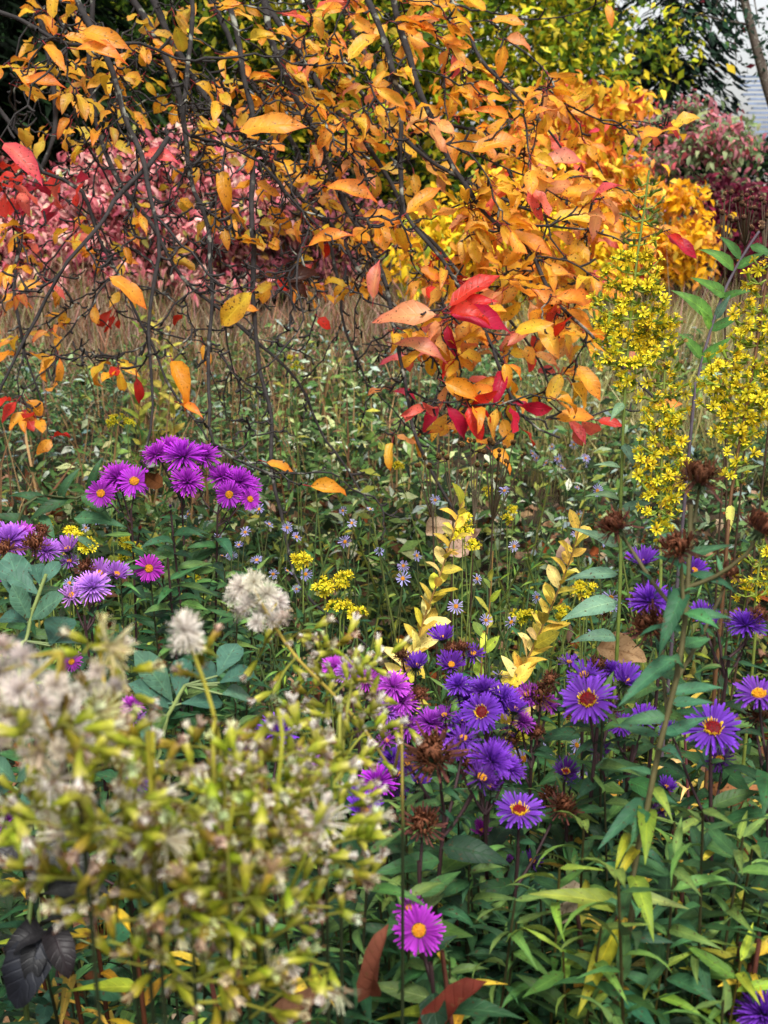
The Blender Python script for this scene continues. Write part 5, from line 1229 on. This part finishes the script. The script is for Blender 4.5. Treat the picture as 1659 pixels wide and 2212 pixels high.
small_gold('small goldenrod behind the single magenta head', [(275, 1172, 44), (285, 1190, 40), (415, 1250, 38), (270, 1200, 30)], 1.85, (300, 1350))
small_gold('goldenrod clusters above the yellow leaved stem', [(1002, 1120, 44), (1000, 1150, 52), (1020, 1178, 40), (980, 1155, 36)], 2.0, (1000, 1350))
small_gold('goldenrod cluster left of the second yellow stem', [(1135, 1332, 58)], 1.75, (1140, 1480))
small_gold('goldenrod clusters behind the second yellow stem', [(1265, 1276, 54), (1215, 1322, 46), (1252, 1270, 40)], 1.8, (1230, 1450))
small_gold('yellow goldenrod far off in the meadow behind the magenta dome', [(250, 905, 40), (275, 912, 34), (240, 915, 30)], 2.9, (255, 1050))
small_gold('distant goldenrod under the lowest orange leaves', [(1095, 1120, 34), (1110, 1100, 26), (860, 1005, 26), (1060, 1060, 30)], 2.6, (1080, 1250))
small_gold('faint yellow goldenrod at the middle of the meadow', [(640, 790, 36), (625, 775, 26)], 3.4, (640, 1000))

# ------------------------------------------------------------------ yellow leaved stems in the middle
YEL = [S('#f0cc5a'), S('#e6c24e'), S('#d0b844'), S('#eed682'), S('#c0b03a')]
def yellow_stem(label, pts, d, L, gap, cols, start=.0):
    base = ground_pt(*P(*pts[-1], d)[:2]); rt = thing('yellow_leaved_plant', label, 'plant', base)
    pth = smooth_path([base] + [P(x, y, d) for x, y in pts[::-1]], step=.015); mb = MB(); tube(mb, pth, .003, .001, S('#8a6a3a'), 5); mb.obj('stem', M_STEM, rt)
    stem_leaves(rt, pth, ME_OVL, L * 1.15, L * .5, gap, cols, start=start, spread=.8, droop=-.25, limit=50, wscale=1.3)
yellow_stem('butter-yellow stem with upright leaves in the middle of the border', [(1012, 1040), (985, 1130), (955, 1230), (915, 1340), (888, 1430), (870, 1500)], 1.7, .066, .0075, YEL, .3)
yellow_stem('second butter-yellow stem leaning right, beside the rounded goldenrod cluster', [(1262, 1100), (1235, 1200), (1200, 1290), (1160, 1380), (1125, 1460), (1110, 1540)], 1.65, .064, .0075, YEL, .3)
yellow_stem('short yellow-green stem between the two yellow stems', [(1065, 1190), (1060, 1280), (1052, 1370), (1040, 1440)], 1.8, .055, .018, [S('#9aa83a'), S('#b8b848'), S('#7f9440')], .4)
yellow_stem('pale yellow bush with upright leaves under the twigs, left of centre', [(300, 640), (300, 720), (310, 800), (300, 880)], 4.6, .085, .02, [S('#c0b048'), S('#8f9a3a'), S('#6f8438')], .2)
yellow_stem('olive-yellow stem behind the hanging twigs', [(330, 660), (345, 740), (350, 820), (345, 880)], 4.7, .085, .02, [S('#b8a848'), S('#7f8a3a'), S('#4f6a30')], .2)
yellow_stem('yellow-green stem under the twig fork', [(360, 700), (375, 780), (380, 860), (375, 900)], 4.5, .085, .02, [S('#b8b048'), S('#7f8a3a'), S('#d0c058')], .2)

# small wild asters with pale lilac rays
PALE = S('#a8a0d8')
pts_ = [(500, 1200), (485, 1180), (530, 1150), (590, 1170), (620, 1140), (555, 1210), (640, 1160), (690, 1110), (745, 1170), (820, 1190), (470, 1160), (210, 1150), (185, 1140), (150, 1260), (405, 1110),
        (1195, 980), (1215, 1010), (1240, 960), (1180, 1000), (1225, 1030), (1265, 990), (1290, 1060), (1150, 980), (1290, 920), (1250, 1110), (1300, 1170), (1320, 1290), (1300, 1295), (1325, 1310),
        (985, 1310), (1050, 1340), (1070, 1320), (900, 1200), (870, 1250), (1110, 1180), (1140, 1230), (1000, 1470), (1080, 1460), (1345, 1400), (1330, 1420), (760, 1130), (940, 1080), (1090, 1060), (1030, 1000),
        (1260, 1660), (1180, 1620), (1240, 1640), (1210, 1600), (560, 1100), (660, 1240), (800, 1100), (710, 1190), (1160, 1290), (1030, 1250), (590, 1240), (80, 1120), (1245, 1610), (1130, 1640)]
pts_ = [q for k, q in enumerate(pts_) if k % 4 != 3]; pts_.sort(); WZ = {}
for k, (x, y) in enumerate(pts_):
    d = 2.1 if y < 1250 else 1.65
    if y < 1060: d = 2.9
    if y > 1590: d = 1.25
    c_ = P(x, y, d); base = ground_pt(c_[0] + random.uniform(-.06, .06), c_[1] + random.uniform(0, .1))
    zone = 'tiny pale lilac aster far out in the meadow' if d == 2.9 else 'small pale aster just below the largest violet daisy' if d == 1.25 else 'small pale lilac aster around the yellow stems' if d == 1.65 else 'small pale lilac aster in the left half under the twigs' if x < 760 else 'small pale lilac aster right of the hanging twig tips'
    WZ[zone] = WZ.get(zone, -1) + 1
    rt = thing('wild_aster', '%s, %s from the left' % (zone, ORD[WZ[zone]]), 'aster', base, 'pale wild asters')
    mb = MB(); tube(mb, smooth_path([base, (base + c_) / 2 + [random.uniform(-.03, .03), 0, .02], c_], step=.03), .0014, .0008, S('#5a6038'), 4); mb.obj('stem', M_STEM, rt)
    flower(rt, c_, nrm(CAMP - c_) * .7 + np.array([0, 0, .5]) + rng.normal(size=3) * .55, 'pale', random.uniform(.0085, .0135), PALE if random.random() < .8 else S('#c4c2ea'))
    if random.random() < .6:
        c2 = c_ + np.array([random.uniform(-.05, .05), .02, random.uniform(-.06, .02)]); flower(rt, c2, nrm(CAMP - c2) * .6 + np.array([0, 0, .6]) + rng.normal(size=3) * .55, 'pale', random.uniform(.008, .012), PALE)
        mb = MB(); tube(mb, [c2, (base + c_) / 2 + [0, 0, .02]], .0008, .001, S('#5a6038'), 4); mb.obj('stem', M_STEM, rt)

# ------------------------------------------------------------------ leafy stalk and dry seed tops at the right
rt = thing('leafy_stalk', 'leaning purple-grey stalk with pointed green leaves between two goldenrod spires', 'plant', ground_pt(*P(1480, 900, 1.9)[:2]))
pp = [(1640, 500), (1600, 560), (1560, 640), (1530, 730), (1505, 830), (1490, 960)]
pth = smooth_path([P(x, y, 1.9) for x, y in pp] + [np.array(rt.location)], step=.02); mb = MB(); tube(mb, pth, .0022, .004, S('#5a5058'), 6); mb.obj('stem', M_STEM, rt)
for (x0, y0, x1, y1, c_) in ((1585, 585, 1520, 530, '#4f7a34'), (1590, 580, 1650, 545, '#3f6a30'), (1570, 640, 1500, 600, '#4a7430'), (1540, 690, 1462, 625, '#4f7a30'), (1535, 712, 1515, 670, '#5f8a34'), (1560, 645, 1620, 625, '#3f6a2c'), (1535, 715, 1600, 680, '#3c6830'), (1515, 775, 1472, 720, '#4f7a34'), (1512, 785, 1575, 730, '#47762e'), (1500, 830, 1560, 800, '#8aa88a'), (1495, 850, 1530, 820, '#6a9a3a'), (1600, 560, 1560, 510, '#3f6a34'), (1620, 530, 1680, 560, '#35602c'), (1545, 690, 1575, 640, '#547460')):
    leaf_px(rt, x0, y0, x1, y1, 1.9, 1.88, S(c_), random.randrange(3), 1.5, ME_LAN)
def dry_head(seed):
    mb = MB(); dome(mb, .7, .8, 0, S('#5a4030')); dome(mb, .7, -.7, 0, S('#3f2c22')); petal_ring(mb, 14, .35, .6, .2, 20, 80, .2, .3, seed, c0=S('#b08a6a'), var=.3)
    return mb.mesh('seed_head', M_DEAD)
DRY = [dry_head(700), dry_head(710)]
for (label, pl, d, cx, cy) in (('brown dried seed tops rising at the right edge', [(1570, 415), (1560, 440), (1590, 432), (1600, 470), (1625, 420), (1630, 455), (1645, 480), (1650, 430), (1612, 445), (1580, 470), (1640, 500), (1655, 460), (1620, 490), (1565, 460), (1605, 425)], 2.3, 1640, 620),
                               ('olive brown spent seed clusters under the orange leaves', [(905, 1000), (915, 985), (940, 990), (1000, 960), (1040, 970), (1060, 955), (1075, 985), (1090, 1000), (1050, 1010), (1000, 1020), (960, 980), (1110, 960), (1125, 985), (1020, 945), (925, 1010), (1085, 965), (1070, 1030), (1030, 1000)], 2.2, 1010, 1200)):
    base = ground_pt(*P(cx, cy, d)[:2]); rt = thing('dry_seed_plant', label, 'plant', base); mb = MB(); stems_ = [P(cx + q * 34, cy - 60 - random.uniform(0, 50), d + random.uniform(-.05, .05)) for q in (-2.2, -.9, .4, 1.6)]
    for nd in stems_: tube(mb, smooth_path([base, (base + nd) / 2 + [random.uniform(-.02, .02), 0, 0], nd], step=.05), .003, .0018, S('#4a3a2c'), 5)
    for (x, y) in pl:
        for q in range(2):
            nd = min(stems_, key=lambda q_: abs(to_px(q_)[0] - x)); c_ = P(x + random.uniform(-9, 9), y + random.uniform(-9, 9), d + random.uniform(-.05, .05)); tube(mb, smooth_path([nd, (nd + c_) / 2 + [0, 0, -.01], c_], step=.03), .0016, .0009, S('#4a3e2c'), 4)
            part('seed_head', random.choice(DRY), rt, mat4(frame_z(rng.normal(size=3) * .3 + [0, 0, 1], 0), c_, .0065 * random.uniform(.7, 1.2)), jit((1, .95, .85) if d > 2.25 else (.75, .75, .4), .2))
    mb.obj('stem', M_STEM, rt)

# ------------------------------------------------------------------ goldenrods gone to seed in the foreground
def seed_mesh(seed, fluff):
    """Narrow yellow-green cup of bracts with a tuft of off-white hairs."""
    mb = MB(); r = np.random.RandomState(seed)
    V = []; F = []; C = []
    for (rr, z, c_) in ((.04, -1.0, '#7f8a30'), (.14, -.75, '#a4aa3a'), (.18, -.35, '#c6c44c'), (.13, 0, '#e6de92')):
        for k in range(7): a = k * 2 * math.pi / 7; V.append((math.cos(a) * rr, math.sin(a) * rr, z)); C.append(S(c_))
    for i_ in range(3):
        for k in range(7): F.append((i_ * 7 + k, i_ * 7 + (k + 1) % 7, (i_ + 1) * 7 + (k + 1) % 7, (i_ + 1) * 7 + k))
    mb.add(V, F, np.array(C))
    petal_ring(mb, 6, .13, .42, .12, 70, 90, .1, -.75, seed, c0=S('#98a238'), var=.25); petal_ring(mb, 6, .16, .45, .12, 74, 94, .1, -.4, seed + 1, c0=S('#c8c456'), var=.2)
    if not fluff: petal_ring(mb, 13, .09, .46, .07, 66, 92, -.2, -.05, seed + 2, c0=S('#f6f0e6'), var=.12); petal_ring(mb, 6, .10, .52, .08, 60, 84, -.5, 0, seed + 3, c0=S('#7a5644'), var=.3)
    else: petal_ring(mb, 40, .06, 1.1, .05, 10, 85, -.3, -.05, seed + 2, c0=S('#e6ded2'), var=.15); petal_ring(mb, 9, .06, .9, .05, 20, 80, -.3, 0, seed + 3, c0=S('#8a6650'), var=.3)
    return mb.mesh('seed_head', M_FLUFF)
SEED = [seed_mesh(800 + 9 * q, False) for q in range(4)]; FLUF = [seed_mesh(850 + 9 * q, True) for q in range(4)]
def puff_mesh(seed):
    """Opened seed head: a globe of pale hairs."""
    mb = MB(); r = np.random.RandomState(seed)
    for el in (-25, 5, 30, 55, 78): petal_ring(mb, int(26 * math.cos(math.radians(el)) + 5), .05, 1.0, .06, el - 14, el + 14, -.15, 0, seed + el, c0=S('#e8e0d6'), var=.18)
    petal_ring(mb, 8, .05, .8, .06, 0, 70, -.4, 0, seed + 3, c0=S('#8a6a58'), var=.3); dome(mb, .12, .15, -.03, S('#7a5a3a'), 8, 3)
    return mb.mesh('seed_puff', M_FLUFF)
PUFF = [puff_mesh(900 + 13 * q) for q in range(4)]
def seed_plant(label, stem_px, d, sprays, puffs=(), stemcol=S('#9a8a3a'), size=.0085, tint=(1, 1, 1), base_off=(0, 0)):
    """sprays: (x, y, dx, dy, heads): a side branch starting near (x, y) on the stem and ending at (x+dx, y+dy)."""
    low = P(*stem_px[-1], d); base = ground_pt(low[0] + base_off[0], low[1] + base_off[1])
    rt = thing('seeding_goldenrod', label, 'goldenrod', base)
    pth = smooth_path([P(x, y, d) for x, y in stem_px] + [base], step=.01); mb = MB()
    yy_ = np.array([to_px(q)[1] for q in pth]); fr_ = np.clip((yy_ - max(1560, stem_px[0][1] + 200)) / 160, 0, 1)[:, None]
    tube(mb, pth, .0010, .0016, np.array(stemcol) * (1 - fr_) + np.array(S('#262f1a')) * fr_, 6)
    for (x, y, dx, dy, n, fl) in sprays:
        b_ = pth[int(np.argmin(np.linalg.norm(pth - P(x, y, d), axis=1)))]; e_ = P(x + dx, y + dy, d + random.uniform(-.05, .05))
        bp_ = smooth_path([b_, (b_ + e_) / 2 + [0, 0, .003], e_], step=.004); tube(mb, bp_, .0009, .0005, jit(S('#8a8c34'), .3), 4); dv = nrm(e_ - b_)
        n = max(3, int(n * .95))
        for k in range(n):
            g = .1 + .9 * (k + .6) / n; pt = bp_[min(len(bp_) - 1, int(g * len(bp_)))]
            out = nrm(rng.normal(size=3) * .75 + dv * .75 + np.array([0, -.15, .2])); sc_ = size * 1.2 * random.uniform(.8, 1.2); pos = pt + out * sc_ * 1.15
            isf = random.random() < fl * .3
            part('seed_head', random.choice(FLUF if isf else SEED), rt, mat4(frame_z(out, random.uniform(0, 6)), pos, sc_), jit(tuple(a_ * b_ for a_, b_ in zip(tint, random.choice([(1.05, 1.1, 1), (1.15, 1.15, 1.1), (1.1, 1.08, .95), (.85, 1.0, .65), (.75, .6, .52), (1, 1, .8)]))), .15))
    for (x, y, w_) in puffs:
        dd = d + random.uniform(-.03, .03); c_ = P(x, y, dd); k = pth[int(np.argmin(np.linalg.norm(pth - c_, axis=1)))]; tube(mb, [k, (k + c_) / 2, c_], .0008, .0006, S('#a8983a'), 4)
        part('seed_puff', random.choice(PUFF), rt, mat4(frame_z(rng.normal(size=3) * .5 + [0, -.4, .7], 0), c_, w_ * SPX * dd / 2), jit((1, .97, .93), .12))
    mb.obj('stem', M_STEM, rt)
    return rt
def auto_sprays(xs, y0, y1, ext, n, heads, fl):
    out = []
    for q in range(n):
        f = (q + .5) / n; y = y0 + (y1 - y0) * f; x = np.interp(y, [p_[1] for p_ in xs], [p_[0] for p_ in xs]); sd_ = 1 if q % 2 else -1
        e = (ext[0] + (ext[1] - ext[0]) * f) * random.uniform(.7, 1.35); out.append((x, y, sd_ * e, -e * random.uniform(-.15, .5), heads, fl))
    return out
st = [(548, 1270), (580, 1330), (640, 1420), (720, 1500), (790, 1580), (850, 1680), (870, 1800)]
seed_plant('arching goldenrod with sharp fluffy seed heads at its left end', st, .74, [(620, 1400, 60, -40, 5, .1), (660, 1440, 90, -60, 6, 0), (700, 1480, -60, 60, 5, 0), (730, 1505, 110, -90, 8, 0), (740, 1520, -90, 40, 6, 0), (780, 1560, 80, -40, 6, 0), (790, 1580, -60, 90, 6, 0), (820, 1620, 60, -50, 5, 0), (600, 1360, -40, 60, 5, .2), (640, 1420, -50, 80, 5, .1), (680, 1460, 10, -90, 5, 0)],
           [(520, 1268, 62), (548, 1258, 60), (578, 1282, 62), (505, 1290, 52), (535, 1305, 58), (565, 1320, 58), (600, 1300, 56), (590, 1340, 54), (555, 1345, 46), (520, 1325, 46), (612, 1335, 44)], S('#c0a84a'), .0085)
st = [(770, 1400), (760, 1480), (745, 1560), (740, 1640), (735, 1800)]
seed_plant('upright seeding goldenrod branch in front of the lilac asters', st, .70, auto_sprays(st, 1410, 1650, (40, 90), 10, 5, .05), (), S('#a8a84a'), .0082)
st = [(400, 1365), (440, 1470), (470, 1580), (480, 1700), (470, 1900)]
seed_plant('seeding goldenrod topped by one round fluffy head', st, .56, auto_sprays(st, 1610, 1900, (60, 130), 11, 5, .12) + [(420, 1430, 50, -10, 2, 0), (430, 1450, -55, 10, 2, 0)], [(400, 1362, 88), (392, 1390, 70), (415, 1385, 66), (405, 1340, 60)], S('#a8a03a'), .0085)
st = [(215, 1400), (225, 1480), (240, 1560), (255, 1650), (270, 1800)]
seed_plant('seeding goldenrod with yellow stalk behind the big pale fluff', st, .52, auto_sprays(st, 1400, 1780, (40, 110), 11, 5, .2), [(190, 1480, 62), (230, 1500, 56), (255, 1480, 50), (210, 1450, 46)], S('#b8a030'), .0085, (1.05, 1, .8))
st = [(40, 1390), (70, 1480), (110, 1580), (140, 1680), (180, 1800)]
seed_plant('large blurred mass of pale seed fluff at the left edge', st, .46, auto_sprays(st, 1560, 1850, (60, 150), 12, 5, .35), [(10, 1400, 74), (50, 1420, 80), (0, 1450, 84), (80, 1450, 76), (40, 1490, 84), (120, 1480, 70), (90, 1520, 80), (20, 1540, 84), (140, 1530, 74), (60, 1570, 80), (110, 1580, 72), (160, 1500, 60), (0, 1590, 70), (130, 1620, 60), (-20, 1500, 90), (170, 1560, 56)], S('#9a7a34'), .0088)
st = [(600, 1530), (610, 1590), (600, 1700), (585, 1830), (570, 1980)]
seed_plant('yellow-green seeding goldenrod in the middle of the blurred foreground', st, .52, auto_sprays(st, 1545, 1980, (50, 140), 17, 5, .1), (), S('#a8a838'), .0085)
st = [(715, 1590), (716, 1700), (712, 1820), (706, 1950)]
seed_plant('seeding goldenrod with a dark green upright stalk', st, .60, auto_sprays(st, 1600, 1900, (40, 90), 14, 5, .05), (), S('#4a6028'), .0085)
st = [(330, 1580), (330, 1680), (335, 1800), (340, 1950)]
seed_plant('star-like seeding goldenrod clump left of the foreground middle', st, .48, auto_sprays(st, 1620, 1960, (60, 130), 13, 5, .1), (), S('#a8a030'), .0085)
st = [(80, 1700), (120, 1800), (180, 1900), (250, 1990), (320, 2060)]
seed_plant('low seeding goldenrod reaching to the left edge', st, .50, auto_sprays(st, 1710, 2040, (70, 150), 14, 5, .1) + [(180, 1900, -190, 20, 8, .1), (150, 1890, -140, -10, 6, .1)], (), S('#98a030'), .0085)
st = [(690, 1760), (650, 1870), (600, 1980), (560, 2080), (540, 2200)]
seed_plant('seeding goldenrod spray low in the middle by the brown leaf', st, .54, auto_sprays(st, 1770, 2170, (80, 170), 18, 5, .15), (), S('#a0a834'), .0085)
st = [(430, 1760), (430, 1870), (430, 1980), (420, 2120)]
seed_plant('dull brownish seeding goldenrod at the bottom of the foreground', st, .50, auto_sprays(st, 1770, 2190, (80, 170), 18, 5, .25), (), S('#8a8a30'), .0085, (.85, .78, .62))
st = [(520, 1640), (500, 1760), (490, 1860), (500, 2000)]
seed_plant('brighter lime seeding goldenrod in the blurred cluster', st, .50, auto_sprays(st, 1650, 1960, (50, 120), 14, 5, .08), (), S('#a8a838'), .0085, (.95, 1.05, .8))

# ------------------------------------------------------------------ dark withered leaves at the lower left, single brown leaves
M_BLK = leaf_mat('blackened_leaf', .5, .05, .6, 60, spec=.35, vein=.35, vein_col=(2.2, 2.2, 2.1), blotch=(.5, .5, .6))
T_BLK = [leaf_t(.5, 'ovate', 6, .3, .9, wave=.2, seed=91, rib=(1.6, 1.6, 1.6)), leaf_t(.45, 'ovate', 6, .5, 1.2, wave=.3, twist=.5, seed=92, rib=(1.5, 1.5, 1.5))]
ME_BLK = leaf_meshes(T_BLK, M_BLK)
rt = thing('blackened_plant', 'plant with blackened drooping leaves at the lower left', 'plant', ground_pt(*P(40, 2050, .85)[:2]))
pth = smooth_path([np.array(rt.location), P(50, 2100, .85), P(110, 1960, .85), P(60, 1810, .85)], step=.02); mb = MB(); tube(mb, pth, .003, .002, S('#4a5a2c'), 5); mb.obj('stem', M_STEM, rt)
for (x0, y0, x1, y1, c_) in ((70, 1815, 200, 1890, '#33342f'), (60, 1820, -40, 1880, '#2a2828'), (65, 1815, 90, 1920, '#1d1c1c'), (100, 1930, 230, 1910, '#20201e'), (90, 2020, 60, 2130, '#1a1a1c'), (110, 2000, 150, 2110, '#1c1618'), (95, 2010, 0, 2060, '#181618'), (100, 2010, 20, 2190, '#1b1d24'), (110, 1990, 190, 1950, '#1a1c18')):
    leaf_px(rt, x0, y0, x1, y1, .85, .83, S(c_), random.randrange(2), 1.0, ME_BLK)
ME_LIT = leaf_meshes([leaf_t(.5, 'ovate', 6, .5, .9, wave=.3, seed=31), leaf_t(.42, 'ovate', 6, .3, -.7, wave=.35, twist=.8, seed=32), leaf_t(.3, 'ovate', 6, .8, .8, wave=.3, twist=1.1, seed=33)], M_DEAD)
def fallen(label, x0, y0, x1, y1, d, c_, T, wide=1.0):
    a_, b_ = P(x0, y0, d), P(x1, y1, d - .02)
    M = mat4(frame_y(b_ - a_, nrm(CAMP - a_) + np.array([0, 0, .4])), a_, np.linalg.norm(b_ - a_) * 1.1) @ Matrix.Diagonal((wide, 1, 1, 1))
    tag(part('dry_leaf', ME_LIT[T], None, M, S(c_)), label, 'leaf')
fallen('curled beige dry leaf caught among leaves right of the low magenta daisy', 1245, 1905, 1215, 1990, .98, '#b4a284', 0, 1.2)
fallen('large rust-brown curled leaf at the bottom edge', 930, 2240, 1030, 2130, .80, '#6a2c20', 2, 1.3)
fallen('brown folded leaf at the bottom beside the seed heads', 800, 2150, 830, 2020, .78, '#7a4634', 2)
fallen('long tan dry leaf at the bottom edge below the seed heads', 600, 2215, 740, 2140, .76, '#8a6248', 2)
fallen('orange-brown dry leaf at the right edge', 1540, 1750, 1640, 1690, 1.15, '#a8724a', 0)
fallen('rusty dry leaf hanging at the right edge lower down', 1600, 1800, 1670, 1880, 1.1, '#9a5f3c', 1)
fallen('pale pinkish dry leaf lying in the middle of the border', 970, 1200, 1045, 1145, 2.1, '#d8b49c', 1)
fallen('beige dry leaf lying under the hanging twig tips', 920, 1150, 985, 1130, 2.3, '#cdb090', 0)
fallen('upright beige dry leaf near the second yellow stem', 1215, 1215, 1225, 1165, 2.0, '#bc9a84', 0)
fallen('tan dry leaf behind the largest violet daisy', 1290, 1400, 1400, 1420, 1.6, '#b8946c', 0)
fallen('brown striped curled leaf caught among the magenta heads', 352, 1050, 308, 1022, 1.72, '#5a3416', 1, 1.6)
